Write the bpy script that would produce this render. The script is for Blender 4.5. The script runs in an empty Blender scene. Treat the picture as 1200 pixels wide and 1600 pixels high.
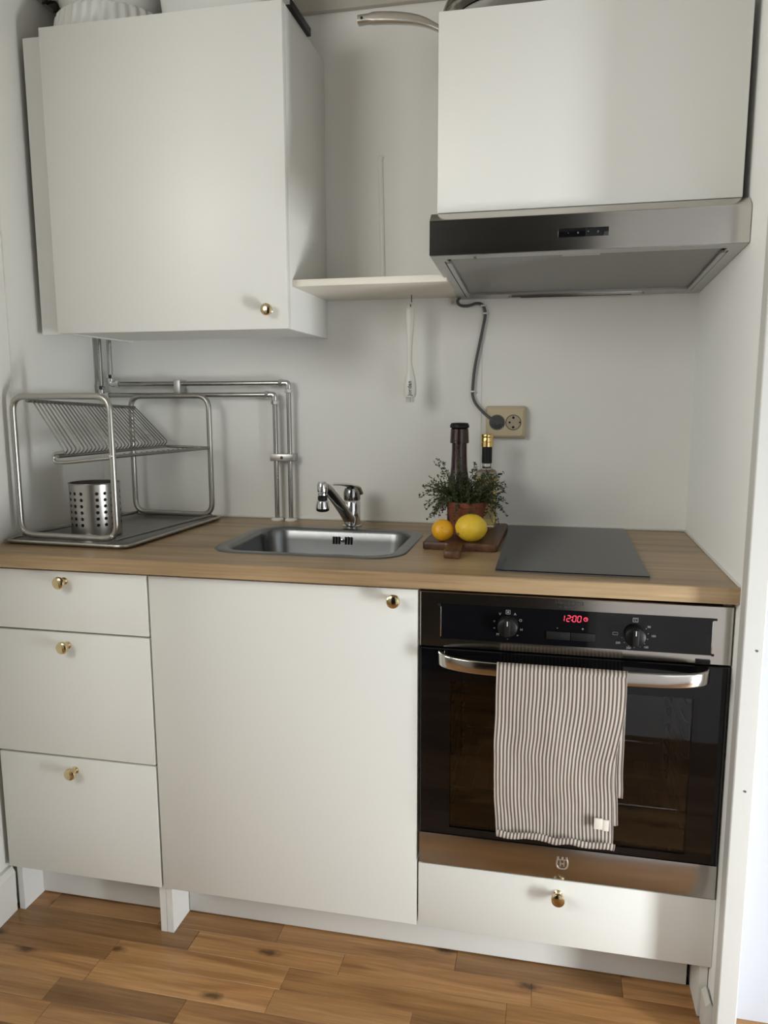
import bpy, bmesh, math, random
from mathutils import Vector, Matrix, noise
random.seed(7)
S = bpy.context.scene
COL = S.collection
PI = math.pi

# ------------------------------------------------------------------ camera
cam_d = bpy.data.cameras.new('camera')
cam = bpy.data.objects.new('camera', cam_d)
COL.objects.link(cam)
S.camera = cam
yaw, pit, rol = map(math.radians, (12.3153, -8.6243, -0.1531))
Fv = Vector((-math.sin(yaw) * math.cos(pit), math.cos(yaw) * math.cos(pit), math.sin(pit)))
Rv = Vector((math.cos(yaw), math.sin(yaw), 0))
Uv = Rv.cross(Fv)
R2 = Rv * math.cos(rol) + Uv * math.sin(rol)
U2 = Uv * math.cos(rol) - Rv * math.sin(rol)
M = Matrix((R2, U2, -Fv)).transposed().to_4x4()
M.translation = (0.2508, -1.4811, 1.2447)
cam.matrix_world = M
cam_d.sensor_fit = 'VERTICAL'
cam_d.sensor_height = 36.0
cam_d.lens = 36.0 * 1191.07 / 1600.0
cam_d.clip_start = 0.02

# ------------------------------------------------------------------ world, light, exposure
W = bpy.data.worlds.new('world')
S.world = W
W.use_nodes = True
W.node_tree.nodes['Background'].inputs[0].default_value = (0.80, 0.90, 1.0, 1)
W.node_tree.nodes['Background'].inputs[1].default_value = 0.3
S.view_settings.view_transform = 'Standard'
S.view_settings.look = 'None'
S.view_settings.exposure = -0.10
S.view_settings.gamma = 1.0
S.view_settings.use_curve_mapping = False

def area(name, loc, target, sx, sy, power, color):
    l = bpy.data.lights.new(name, 'AREA')
    l.shape = 'RECTANGLE'; l.size = sx; l.size_y = sy
    l.energy = power; l.color = color
    o = bpy.data.objects.new(name, l)
    COL.objects.link(o)
    o.location = loc
    o.rotation_euler = (Vector(target) - Vector(loc)).to_track_quat('-Z', 'Y').to_euler()
    return o
# daylight from unseen windows; left end and rear right ones are added to fit brightness
area('window_daylight_right', (2.00, -0.90, 0.42), (1.90, 0.0, 0.36), 0.38, 0.75, 80, (0.91, 0.97, 1.0))  # low source read off shadows; set on an added bay to fade leftward
area('added_daylight_left', (-1.93, -1.0, 1.35), (0, -0.9, 1.25), 0.9, 0.7, 29, (1.0, 1.0, 0.95))  # added lamp, brightens the partition from the left
area('window_daylight_rear_left', (-1.28, -1.80, 1.92), (-1.10, 0.0, 1.65), 0.9, 0.75, 18, (1.0, 1.0, 0.95))
area('added_daylight_rear_right', (1.30, -1.30, 1.2), (1.2, 0.0, 1.1), 0.9, 1.2, 5, (0.90, 0.96, 1.0))  # weak added lamp, fills in brightness from the rear right

# ------------------------------------------------------------------ materials
def mat(name):
    m = bpy.data.materials.new(name)
    m.use_nodes = True
    nt = m.node_tree
    return m, nt, nt.nodes, nt.links, nt.nodes['Principled BSDF']

def simple(name, col, rough=0.5, metal=0.0, spec=0.5, bump=0.0, bscale=200.0, coat=0.0, var=0.0):
    m, nt, N, L, b = mat(name)
    b.inputs['Base Color'].default_value = (*col, 1)
    b.inputs['Roughness'].default_value = rough
    b.inputs['Metallic'].default_value = metal
    b.inputs['Specular IOR Level'].default_value = spec
    b.inputs['Coat Weight'].default_value = coat
    if bump or var:
        tc = N.new('ShaderNodeTexCoord')
        nz = N.new('ShaderNodeTexNoise'); nz.inputs['Scale'].default_value = bscale
        nz.inputs['Detail'].default_value = 4
        L.new(tc.outputs['Object'], nz.inputs['Vector'])
        if bump:
            bp = N.new('ShaderNodeBump'); bp.inputs['Strength'].default_value = bump
            bp.inputs['Distance'].default_value = 0.002
            L.new(nz.outputs['Fac'], bp.inputs['Height'])
            L.new(bp.outputs['Normal'], b.inputs['Normal'])
        if var:
            r = N.new('ShaderNodeValToRGB')
            r.color_ramp.elements[0].position = 0.3; r.color_ramp.elements[1].position = 0.7
            r.color_ramp.elements[0].color = (*[c * (1 - var) for c in col], 1)
            r.color_ramp.elements[1].color = (*[min(1, c * (1 + var)) for c in col], 1)
            L.new(nz.outputs['Fac'], r.inputs['Fac'])
            L.new(r.outputs['Color'], b.inputs['Base Color'])
    return m

def brushed(name, col, rough=0.3, scale=(3, 300, 300), amount=0.12, metal=1.0, aniso=0.0):
    m, nt, N, L, b = mat(name)
    b.inputs['Base Color'].default_value = (*col, 1)
    b.inputs['Metallic'].default_value = metal
    b.inputs['Anisotropic'].default_value = aniso
    tc = N.new('ShaderNodeTexCoord'); mp = N.new('ShaderNodeMapping')
    mp.inputs['Scale'].default_value = scale
    nz = N.new('ShaderNodeTexNoise'); nz.inputs['Scale'].default_value = 1.0; nz.inputs['Detail'].default_value = 3
    L.new(tc.outputs['Object'], mp.inputs['Vector']); L.new(mp.outputs['Vector'], nz.inputs['Vector'])
    mr = N.new('ShaderNodeMapRange')
    mr.inputs['To Min'].default_value = rough - amount; mr.inputs['To Max'].default_value = rough + amount
    L.new(nz.outputs['Fac'], mr.inputs['Value']); L.new(mr.outputs['Result'], b.inputs['Roughness'])
    bp = N.new('ShaderNodeBump'); bp.inputs['Strength'].default_value = 0.03; bp.inputs['Distance'].default_value = 0.0002
    L.new(nz.outputs['Fac'], bp.inputs['Height']); L.new(bp.outputs['Normal'], b.inputs['Normal'])
    return m

def wood(name, ramp, scale=(1.6, 16, 16), fine=(6, 160, 160), rough=0.4, rnd=False, knots=False, var=0.25, spec=0.4, dist=0.8):
    m, nt, N, L, b = mat(name)
    b.inputs['Specular IOR Level'].default_value = spec
    tc = N.new('ShaderNodeTexCoord')
    vec = tc.outputs['Object']
    if rnd:
        oi = N.new('ShaderNodeObjectInfo'); ge = N.new('ShaderNodeNewGeometry')
        ad = N.new('ShaderNodeMath'); ad.operation = 'ADD'
        L.new(oi.outputs['Random'], ad.inputs[0]); L.new(ge.outputs['Random Per Island'], ad.inputs[1])
        fr = N.new('ShaderNodeMath'); fr.operation = 'FRACT'; L.new(ad.outputs[0], fr.inputs[0])
        ml = N.new('ShaderNodeMath'); ml.operation = 'MULTIPLY'; ml.inputs[1].default_value = 37.0
        L.new(fr.outputs[0], ml.inputs[0])
        va = N.new('ShaderNodeVectorMath'); va.operation = 'ADD'
        L.new(vec, va.inputs[0]); L.new(ml.outputs[0], va.inputs[1])
        vec = va.outputs[0]
    mp = N.new('ShaderNodeMapping'); mp.inputs['Scale'].default_value = scale
    L.new(vec, mp.inputs['Vector'])
    nz = N.new('ShaderNodeTexNoise'); nz.inputs['Scale'].default_value = 1.0
    nz.inputs['Detail'].default_value = 5; nz.inputs['Distortion'].default_value = dist
    L.new(mp.outputs['Vector'], nz.inputs['Vector'])
    cr = N.new('ShaderNodeValToRGB')
    els = cr.color_ramp.elements
    els[0].position = ramp[0][0]; els[0].color = (*ramp[0][1], 1)
    els[1].position = ramp[-1][0]; els[1].color = (*ramp[-1][1], 1)
    for p, c in ramp[1:-1]:
        e = els.new(p); e.color = (*c, 1)
    L.new(nz.outputs['Fac'], cr.inputs['Fac'])
    mf = N.new('ShaderNodeMapping'); mf.inputs['Scale'].default_value = fine
    L.new(vec, mf.inputs['Vector'])
    nf = N.new('ShaderNodeTexNoise'); nf.inputs['Scale'].default_value = 1.0; nf.inputs['Detail'].default_value = 3
    L.new(mf.outputs['Vector'], nf.inputs['Vector'])
    r2 = N.new('ShaderNodeMapRange'); r2.inputs['From Min'].default_value = 0.3; r2.inputs['From Max'].default_value = 0.7
    r2.inputs['To Min'].default_value = 1 - var; r2.inputs['To Max'].default_value = 1 + var * 0.5
    L.new(nf.outputs['Fac'], r2.inputs['Value'])
    mx = N.new('ShaderNodeMix'); mx.data_type = 'RGBA'; mx.blend_type = 'MULTIPLY'; mx.inputs[0].default_value = 1
    L.new(cr.outputs['Color'], mx.inputs[6]); L.new(r2.outputs['Result'], mx.inputs[7])
    out = mx.outputs[2]
    if rnd:
        r3 = N.new('ShaderNodeMapRange'); r3.inputs['To Min'].default_value = 0.66; r3.inputs['To Max'].default_value = 1.20
        L.new(fr.outputs[0], r3.inputs['Value'])
        m3 = N.new('ShaderNodeMix'); m3.data_type = 'RGBA'; m3.blend_type = 'MULTIPLY'; m3.inputs[0].default_value = 1
        L.new(out, m3.inputs[6]); L.new(r3.outputs['Result'], m3.inputs[7]); out = m3.outputs[2]
    if knots:
        mk = N.new('ShaderNodeMapping'); mk.inputs['Scale'].default_value = (3.2, 8.0, 1.0)
        L.new(vec, mk.inputs['Vector'])
        vo = N.new('ShaderNodeTexVoronoi'); vo.inputs['Scale'].default_value = 1.0; vo.inputs['Randomness'].default_value = 1.0; vo.voronoi_dimensions = '2D'
        nn = N.new('ShaderNodeTexNoise'); nn.inputs['Scale'].default_value = 60.0
        L.new(vec, nn.inputs['Vector'])
        vm = N.new('ShaderNodeVectorMath'); vm.operation = 'SCALE'; vm.inputs['Scale'].default_value = 0.10
        L.new(nn.outputs['Color'], vm.inputs[0])
        v2 = N.new('ShaderNodeVectorMath'); v2.operation = 'ADD'
        L.new(mk.outputs['Vector'], v2.inputs[0]); L.new(vm.outputs[0], v2.inputs[1])
        L.new(v2.outputs[0], vo.inputs['Vector'])
        kr = N.new('ShaderNodeMapRange'); kr.inputs['From Min'].default_value = 0.03; kr.inputs['From Max'].default_value = 0.12
        kr.inputs['To Min'].default_value = 0.8; kr.inputs['To Max'].default_value = 0.0
        L.new(vo.outputs['Distance'], kr.inputs['Value'])
        m4 = N.new('ShaderNodeMix'); m4.data_type = 'RGBA'
        L.new(kr.outputs['Result'], m4.inputs[0]); L.new(out, m4.inputs[6]); m4.inputs[7].default_value = (0.035, 0.017, 0.008, 1)
        out = m4.outputs[2]
    L.new(out, b.inputs['Base Color'])
    b.inputs['Roughness'].default_value = rough
    bp = N.new('ShaderNodeBump'); bp.inputs['Strength'].default_value = 0.08; bp.inputs['Distance'].default_value = 0.001
    L.new(nf.outputs['Fac'], bp.inputs['Height']); L.new(bp.outputs['Normal'], b.inputs['Normal'])
    return m

def emit(name, col, strength):
    m, nt, N, L, b = mat(name)
    b.inputs['Base Color'].default_value = (0.02, 0, 0, 1)
    b.inputs['Emission Color'].default_value = (*col, 1)
    b.inputs['Emission Strength'].default_value = strength
    return m

def tinted_pane(name, tint, rough=0.02):
    m, nt, N, L, b = mat(name)
    out = N['Material Output']
    tr = N.new('ShaderNodeBsdfTransparent'); tr.inputs[0].default_value = (*tint, 1)
    gl = N.new('ShaderNodeBsdfGlossy'); gl.inputs['Roughness'].default_value = rough
    gl.inputs['Color'].default_value = (1, 1, 1, 1)
    fr = N.new('ShaderNodeFresnel'); fr.inputs['IOR'].default_value = 1.5
    mx = N.new('ShaderNodeMixShader')
    L.new(fr.outputs[0], mx.inputs[0]); L.new(tr.outputs[0], mx.inputs[1]); L.new(gl.outputs[0], mx.inputs[2])
    L.new(mx.outputs[0], out.inputs['Surface'])
    return m

def glass(name, col, ior=1.45, rough=0.0):
    m, nt, N, L, b = mat(name)
    b.inputs['Base Color'].default_value = (*col, 1)
    b.inputs['Transmission Weight'].default_value = 1.0
    b.inputs['IOR'].default_value = ior
    b.inputs['Roughness'].default_value = rough
    return m

def striped(name):
    m, nt, N, L, b = mat(name)
    uv = N.new('ShaderNodeUVMap'); uv.uv_map = 'UVMap'
    sp = N.new('ShaderNodeSeparateXYZ'); L.new(uv.outputs[0], sp.inputs[0])
    mu = N.new('ShaderNodeMath'); mu.operation = 'MULTIPLY'; mu.inputs[1].default_value = 33.0
    L.new(sp.outputs['X'], mu.inputs[0])
    fr = N.new('ShaderNodeMath'); fr.operation = 'FRACT'; L.new(mu.outputs[0], fr.inputs[0])
    cr = N.new('ShaderNodeValToRGB')
    e = cr.color_ramp.elements
    lt, dk = (0.56, 0.50, 0.44, 1), (0.125, 0.10, 0.088, 1)
    e[0].position = 0.0; e[0].color = lt
    e[1].position = 1.0; e[1].color = lt
    for p, c in ((0.40, lt), (0.48, dk), (0.90, dk), (0.98, lt)):
        x = e.new(p); x.color = c
    L.new(fr.outputs[0], cr.inputs['Fac'])
    L.new(cr.outputs['Color'], b.inputs['Base Color'])
    b.inputs['Roughness'].default_value = 0.9
    b.inputs['Specular IOR Level'].default_value = 0.15
    nz = N.new('ShaderNodeTexNoise'); nz.inputs['Scale'].default_value = 900
    tc = N.new('ShaderNodeTexCoord'); L.new(tc.outputs['Object'], nz.inputs['Vector'])
    n2 = N.new('ShaderNodeTexNoise'); n2.inputs['Scale'].default_value = 28; n2.inputs['Detail'].default_value = 6
    L.new(tc.outputs['Object'], n2.inputs['Vector'])
    b1 = N.new('ShaderNodeBump'); b1.inputs['Strength'].default_value = 0.3; b1.inputs['Distance'].default_value = 0.001
    b2 = N.new('ShaderNodeBump'); b2.inputs['Strength'].default_value = 0.3; b2.inputs['Distance'].default_value = 0.008
    L.new(nz.outputs['Fac'], b1.inputs['Height']); L.new(n2.outputs['Fac'], b2.inputs['Height'])
    L.new(b2.outputs['Normal'], b1.inputs['Normal']); L.new(b1.outputs['Normal'], b.inputs['Normal'])
    return m

def perforated(name):
    m, nt, N, L, b = mat(name)
    b.inputs['Metallic'].default_value = 0.7; b.inputs['Roughness'].default_value = 0.45
    tc = N.new('ShaderNodeTexCoord')
    mp = N.new('ShaderNodeMapping'); mp.inputs['Scale'].default_value = (330, 330, 4)
    L.new(tc.outputs['Object'], mp.inputs['Vector'])
    vo = N.new('ShaderNodeTexVoronoi'); vo.inputs['Scale'].default_value = 1; vo.inputs['Randomness'].default_value = 0.0
    L.new(mp.outputs['Vector'], vo.inputs['Vector'])
    cr = N.new('ShaderNodeValToRGB'); cr.color_ramp.elements[0].position = 0.35; cr.color_ramp.elements[1].position = 0.5
    cr.color_ramp.elements[0].color = (0.27, 0.265, 0.25, 1); cr.color_ramp.elements[1].color = (0.36, 0.355, 0.34, 1)
    L.new(vo.outputs['Distance'], cr.inputs['Fac']); L.new(cr.outputs['Color'], b.inputs['Base Color'])
    return m

MW = simple('white_melamine', (0.74, 0.735, 0.695), 0.42, bump=0.02, bscale=500)
MWE = simple('white_panel', (0.75, 0.745, 0.71), 0.5)
MSHELF = simple('cream_shelf_paint', (0.78, 0.74, 0.64), 0.5)
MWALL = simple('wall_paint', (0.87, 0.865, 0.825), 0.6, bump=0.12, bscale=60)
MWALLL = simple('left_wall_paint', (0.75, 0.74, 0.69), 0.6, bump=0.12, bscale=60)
MWALLR = simple('partition_paint', (0.88, 0.885, 0.87), 0.6, bump=0.12, bscale=60)
MROOM = simple('dimmed_room_paint', (0.34, 0.34, 0.33), 0.7, bump=0.05, bscale=60)  # unseen room walls, darkened to cut bounce light
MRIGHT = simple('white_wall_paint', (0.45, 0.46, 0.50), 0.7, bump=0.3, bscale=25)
MTRIM = simple('trim_paint', (0.72, 0.71, 0.665), 0.4, bump=0.05, bscale=80)
MCASE = simple('casing_paint', (0.56, 0.555, 0.53), 0.4, bump=0.05, bscale=80)
MCEIL = simple('dimmed_ceiling_paint', (0.36, 0.34, 0.30), 0.7)  # ceiling darkened to weaken bounce light from above
MGAP = simple('dark_gap', (0.02, 0.018, 0.015), 0.9)
MSTEEL = brushed('brushed_steel', (0.56, 0.535, 0.50), 0.15, scale=(2, 700, 700), amount=0.05)
MSTEEL2 = brushed('grey_steel', (0.52, 0.52, 0.50), 0.36, scale=(60, 60, 60), amount=0.08)
MSINK = brushed('sink_steel', (0.23, 0.235, 0.235), 0.30, scale=(40, 40, 40), amount=0.04)
MTUBE = brushed('rack_steel', (0.44, 0.425, 0.39), 0.32, scale=(12, 12, 12), amount=0.05)
MCUP = brushed('cup_steel', (0.44, 0.425, 0.40), 0.30, scale=(10, 10, 60), amount=0.03)
MCUPIN = simple('cup_inside', (0.10, 0.095, 0.09), 0.6, 0.6)
MCHROME = simple('chrome', (0.72, 0.72, 0.72), 0.10, 1.0)
MPIPE = simple('pipe_chrome', (0.42, 0.41, 0.39), 0.20, 1.0)
MBRASS = simple('brass', (0.66, 0.54, 0.32), 0.14, 1.0)
MGOLD = simple('gold_cap', (0.75, 0.55, 0.22), 0.25, 1.0)
MBLACK = simple('black_plastic', (0.010, 0.010, 0.010), 0.45, spec=0.25)
MBGLASS = simple('black_glass', (0.005, 0.005, 0.006), 0.04, spec=0.4)
MHOB = simple('hob_glass', (0.008, 0.008, 0.008), 0.14, spec=0.4)
MENAMEL = simple('oven_enamel', (0.015, 0.014, 0.013), 0.35)
MGREYPL = simple('grey_plastic', (0.10, 0.10, 0.10), 0.5)
MCABLE = simple('cable_grey', (0.085, 0.085, 0.085), 0.5)
MWPL = simple('white_plastic', (0.78, 0.77, 0.72), 0.35)
MCREAM = simple('cream_plastic', (0.60, 0.50, 0.33), 0.38)
MCREAM2 = simple('cream_plastic_dark', (0.42, 0.36, 0.25), 0.45)
MCERAM = simple('white_ceramic', (0.78, 0.78, 0.75), 0.2, coat=0.3)
MBOX = simple('translucent_white_plastic', (0.74, 0.75, 0.73), 0.3)
MTERRA = simple('terracotta', (0.21, 0.060, 0.026), 0.75, bump=0.2, bscale=150, var=0.12)
MSOIL = simple('soil', (0.025, 0.015, 0.010), 0.95, bump=0.6, bscale=300)
MLEAF = simple('thyme_leaf', (0.040, 0.060, 0.020), 0.6, bscale=60, var=0.5)
MSTEM = simple('thyme_stem', (0.10, 0.095, 0.045), 0.7)
MLEMON = simple('lemon_peel', (0.80, 0.54, 0.035), 0.38, bump=0.35, bscale=350, var=0.06)
MMANDA = simple('yellow_orange_peel', (0.80, 0.40, 0.015), 0.36, bump=0.35, bscale=350, var=0.08)
MMILL = simple('dark_red_gloss', (0.030, 0.006, 0.005), 0.25, coat=0.15)
MGLASS = glass('clear_glass', (0.95, 0.97, 0.94))
MLIQ = glass('yellow_oil', (0.85, 0.68, 0.30), 1.33)
MWINE = simple('pale_label', (0.55, 0.42, 0.22), 0.6)
MMARK = simple('grey_marking', (0.33, 0.33, 0.33), 0.6)
MTXT = simple('dark_print', (0.02, 0.02, 0.02), 0.5)
MRED = emit('red_led', (1.0, 0.06, 0.11), 2.6)
MTOWEL = striped('striped_cotton')
MTAG = simple('cotton_tag', (0.72, 0.68, 0.60), 0.8)
MFILT = perforated('filter_mesh')
MPANE = tinted_pane('oven_pane', (0.62, 0.63, 0.64))
MWGLASS = tinted_pane('window_glass', (0.95, 0.97, 0.97))
MCOUNTER = wood('counter_oak', [(0.30, (0.25, 0.165, 0.085)), (0.5, (0.38, 0.262, 0.145)), (0.72, (0.47, 0.335, 0.195))],
                scale=(1.3, 16, 16), fine=(5, 170, 170), rough=0.36, var=0.22)
MFLOOR = wood('floor_oak', [(0.28, (0.22, 0.098, 0.034)), (0.5, (0.37, 0.192, 0.074)), (0.75, (0.49, 0.275, 0.118))],
              scale=(2.2, 22, 22), fine=(8, 190, 190), rough=0.30, rnd=True, knots=True, var=0.22)
MBOARD = wood('acacia', [(0.32, (0.055, 0.022, 0.011)), (0.52, (0.13, 0.058, 0.028)), (0.72, (0.26, 0.135, 0.07))],
              scale=(14, 3.0, 14), fine=(150, 9, 150), rough=0.42, var=0.3)

# ------------------------------------------------------------------ mesh helpers
def new(): return bmesh.new()

def merge(bm, t):
    me = bpy.data.meshes.new('tmp'); t.to_mesh(me); t.free()
    bm.from_mesh(me); bpy.data.meshes.remove(me)

def box(bm, x0, x1, y0, y1, z0, z1, bev=0.0, seg=2):
    t = bmesh.new()
    bmesh.ops.create_cube(t, size=1.0)
    for v in t.verts:
        v.co = Vector((x0 + (v.co.x + .5) * (x1 - x0), y0 + (v.co.y + .5) * (y1 - y0), z0 + (v.co.z + .5) * (z1 - z0)))
    if bev > 0:
        bmesh.ops.bevel(t, geom=t.edges[:], offset=bev, segments=seg, profile=0.5, affect='EDGES')
    merge(bm, t)

def loops(bm, Ls, closed=True, cap0=True, cap1=True):
    rings = [[bm.verts.new(p) for p in l] for l in Ls]
    n = len(rings[0])
    for a, b in zip(rings, rings[1:]):
        for i in range(n if closed else n - 1):
            j = (i + 1) % n
            bm.faces.new((a[i], a[j], b[j], b[i]))
    if cap0: bm.faces.new(list(reversed(rings[0])))
    if cap1: bm.faces.new(rings[-1])
    return rings

def tube(bm, pts, r, n=10, closed=False):
    P = [Vector(p) for p in pts]
    m = len(P)
    rs = r if isinstance(r, (list, tuple)) else [r] * m
    T = []
    for i in range(m):
        if closed: d = P[(i + 1) % m] - P[i - 1]
        else: d = P[min(i + 1, m - 1)] - P[max(i - 1, 0)]
        T.append(d.normalized())
    up = Vector((0, 0, 1)) if abs(T[0].z) < 0.9 else Vector((1, 0, 0))
    nrm = (up - T[0] * up.dot(T[0])).normalized()
    Ls = []
    for i in range(m):
        nrm = (nrm - T[i] * nrm.dot(T[i])).normalized()
        bi = T[i].cross(nrm)
        Ls.append([P[i] + (nrm * math.cos(2 * PI * k / n) + bi * math.sin(2 * PI * k / n)) * rs[i] for k in range(n)])
    if closed:
        Ls.append(Ls[0])
        # match twist simply by reusing the first ring orientation
        loops(bm, Ls, cap0=False, cap1=False)
    else:
        loops(bm, Ls)

def lathe(bm, prof, c, n=28, axis='Z', cap=True):
    Ls = []
    for r, h in prof:
        ring = []
        for k in range(n):
            a = 2 * PI * k / n
            u, v = r * math.cos(a), r * math.sin(a)
            if axis == 'Z': p = (c[0] + u, c[1] + v, c[2] + h)
            elif axis == '-Y': p = (c[0] + u, c[1] - h, c[2] + v)
            else: p = (c[0] + h, c[1] + u, c[2] + v)
            ring.append(p)
        Ls.append(ring)
    loops(bm, Ls, cap0=cap, cap1=cap)

def prism(bm, poly, a, b, axis='X'):
    def P(u, v, w):
        return {'X': (w, u, v), 'Y': (u, w, v), 'Z': (u, v, w)}[axis]
    loops(bm, [[P(u, v, a) for u, v in poly], [P(u, v, b) for u, v in poly]])

def rrect(cx, cy, hx, hy, r, n=6):
    out = []
    for sx, sy, a0 in ((1, 1, 0), (-1, 1, 90), (-1, -1, 180), (1, -1, 270)):
        for k in range(n + 1):
            a = math.radians(a0 + 90 * k / n)
            out.append((cx + sx * (hx - r) + r * math.cos(a), cy + sy * (hy - r) + r * math.sin(a)))
    return out

def fillet(pts, r, n=6, closed=False):
    P = [Vector(p) for p in pts]; out = []
    m = len(P)
    for i in range(m):
        if not closed and i in (0, m - 1):
            out.append(P[i]); continue
        a, b, c = P[i - 1], P[i], P[(i + 1) % m]
        d1, d2 = (a - b), (c - b)
        rr = min(r, d1.length * 0.49, d2.length * 0.49)
        p1, p2 = b + d1.normalized() * rr, b + d2.normalized() * rr
        for k in range(n + 1):
            t = k / n
            out.append(p1 * (1 - t) ** 2 + b * 2 * t * (1 - t) + p2 * t * t)
    return out

def spline(pts, n=8):
    P = [Vector(p) for p in pts]; P = [P[0] * 2 - P[1]] + P + [P[-1] * 2 - P[-2]]
    out = []
    for i in range(1, len(P) - 2):
        for k in range(n):
            t = k / n
            out.append(0.5 * ((2 * P[i]) + (P[i + 1] - P[i - 1]) * t + (2 * P[i - 1] - 5 * P[i] + 4 * P[i + 1] - P[i + 2]) * t * t
                              + (3 * P[i] - P[i - 1] - 3 * P[i + 1] + P[i + 2]) * t ** 3))
    out.append(P[-2])
    return out

def textbm(bm, s, size, loc, rot=(PI / 2, 0, 0), align='CENTER', ext=0.0002, sx=1.0):
    cu = bpy.data.curves.new('t', 'FONT'); cu.body = s; cu.size = size; cu.align_x = align; cu.align_y = 'CENTER'; cu.extrude = ext
    o = bpy.data.objects.new('t', cu); COL.objects.link(o)
    bpy.context.view_layer.update()
    me = o.to_mesh()
    mt = Matrix.Translation(loc)
    from mathutils import Euler
    mt = mt @ Euler(rot).to_matrix().to_4x4() @ Matrix.Diagonal((sx, 1, 1, 1))
    me2 = me.copy(); me2.transform(mt); bm.from_mesh(me2)
    o.to_mesh_clear(); bpy.data.objects.remove(o); bpy.data.curves.remove(cu); bpy.data.meshes.remove(me2)

ORG = {}
def thing(name, loc, label, cat, group=None):
    o = bpy.data.objects.new(name, None); COL.objects.link(o)
    o.empty_display_size = 0.05
    o.location = loc; o['label'] = label; o['category'] = cat
    if group: o['group'] = group
    ORG[o] = Vector(loc)
    return o

def obj(name, bm, m, parent=None, origin=None, smooth=True, angle=35, radial=None):
    """world-space bmesh -> one mesh object, stored relative to its parent's (or own) origin"""
    og = ORG[parent] if parent is not None else Vector(origin if origin is not None else (0, 0, 0))
    bmesh.ops.translate(bm, verts=bm.verts[:], vec=-og)
    if radial is None:
        bmesh.ops.recalc_face_normals(bm, faces=bm.faces[:])
    else:                                            # round shell pierced by holes: exact cylinder normals
        rc_ = Vector(radial) - og
        for f in bm.faces:
            c_ = f.calc_center_median(); f.normal_update()
            if f.normal.dot(Vector((c_.x - rc_.x, c_.y - rc_.y, 0))) < 0: f.normal_flip()
    me = bpy.data.meshes.new(name); bm.to_mesh(me); bm.free()
    if smooth:
        me.polygons.foreach_set('use_smooth', [True] * len(me.polygons))
        me.set_sharp_from_angle(angle=math.radians(angle))
    if radial is not None:
        me.normals_split_custom_set_from_vertices([Vector((v.co.x - rc_.x, v.co.y - rc_.y, 0)).normalized() for v in me.vertices])
    me.materials.append(m)
    o = bpy.data.objects.new(name, me); COL.objects.link(o)
    if parent is not None:
        o.parent = parent
    else:
        o.location = og
    ORG[o] = og
    return o

def tag(o, label, cat, group=None):
    o['label'] = label; o['category'] = cat
    if group: o['group'] = group
    return o

def struct(name, bm, m, label=None, parent=None, smooth=False):
    o = obj(name, bm, m, parent, smooth=smooth)
    if parent is None: o['kind'] = 'structure'
    if label: o['label'] = label
    return o

def bx(*a, **k):
    bm = new(); box(bm, *a, **k); return bm

# ------------------------------------------------------------------ the room shell
ZF, ZC = -0.018, 2.50          # floor surface, ceiling
YB, XL, XR = 0.5786, -1.07, 0.597
floor = struct('floor', bx(-2.1, 2.2, -1.95, 0.72, -0.12, ZF - 0.002), MGAP, 'oak parquet floor of staggered staves with knots')
# staves: rows run along X; the nearest ones single, the rest one joined part
roww = 0.0665
rest = new(); cnt = 0
stave_mesh = {}
for r in range(30):
    y1 = 0.105 - r * roww; y0 = y1 - roww + 0.0006
    rr = random.Random(100 + r)
    x = -2.1 - rr.random() * 0.3
    while x < 2.1:
        ln = rr.choice((0.30, 0.36, 0.42, 0.42, 0.48))
        xa, xb = max(x, -2.1), min(x + ln - 0.0006, 2.1)
        x += ln
        if xb - xa < 0.02: continue
        dz = rr.uniform(-0.0002, 0.0002)
        near = xb > -1.05 and xa < 1.3 and y1 > -1.15
        # staves do not run through the niche walls
        if y1 > -0.05 and (xb > 0.63 or xa < -1.04):
            if xa > 0.6 : near = False
        if near and cnt < 298:
            key = (round(xb - xa, 3))
            if key not in stave_mesh:
                bm = bx(-(xb - xa) / 2, (xb - xa) / 2, -(y1 - y0) / 2, (y1 - y0) / 2, -0.004, 0.0, bev=0.0005, seg=1)
                me = bpy.data.meshes.new('stave'); bm.to_mesh(me); bm.free(); me.materials.append(MFLOOR)
                stave_mesh[key] = me
            o = bpy.data.objects.new('stave', stave_mesh[key]); COL.objects.link(o)
            o.location = ((xa + xb) / 2, (y0 + y1) / 2, ZF + dz); o.parent = floor
            cnt += 1
        else:
            box(rest, xa, xb, y0, y1, ZF - 0.004, ZF + dz)
o = obj('staves', rest, MFLOOR, floor, smooth=False); o['kind'] = 'stuff'

ceiling = struct('ceiling', bx(-2.1, 2.2, -1.95, 0.72, ZC, ZC + 0.1), MCEIL, 'ceiling, darkened to cut bounce light')
wb = struct('wall_back', bx(XL - 0.1, XR + 0.035, YB, YB + 0.12, ZF, ZC), MWALL, 'greyish white painted wall behind the worktop')
bm = new()
def wall_x(y): return -1.0 - 0.0574 * (y + 0.5)          # the left wall is not quite square to the back wall
loops(bm, [[(wall_x(y), y, ZF), (wall_x(y), y, ZC), (XL - 0.1, y, ZC), (XL - 0.1, y, ZF)] for y in (-0.50, YB)])
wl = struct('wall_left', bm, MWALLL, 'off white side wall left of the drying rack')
# raised paint joint on the left wall
obj('panel_joint', bx(wall_x(.17) - 0.001, wall_x(.17) + 0.0025, 0.168, 0.172, 0.9, ZC), MTRIM, wl)
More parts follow.
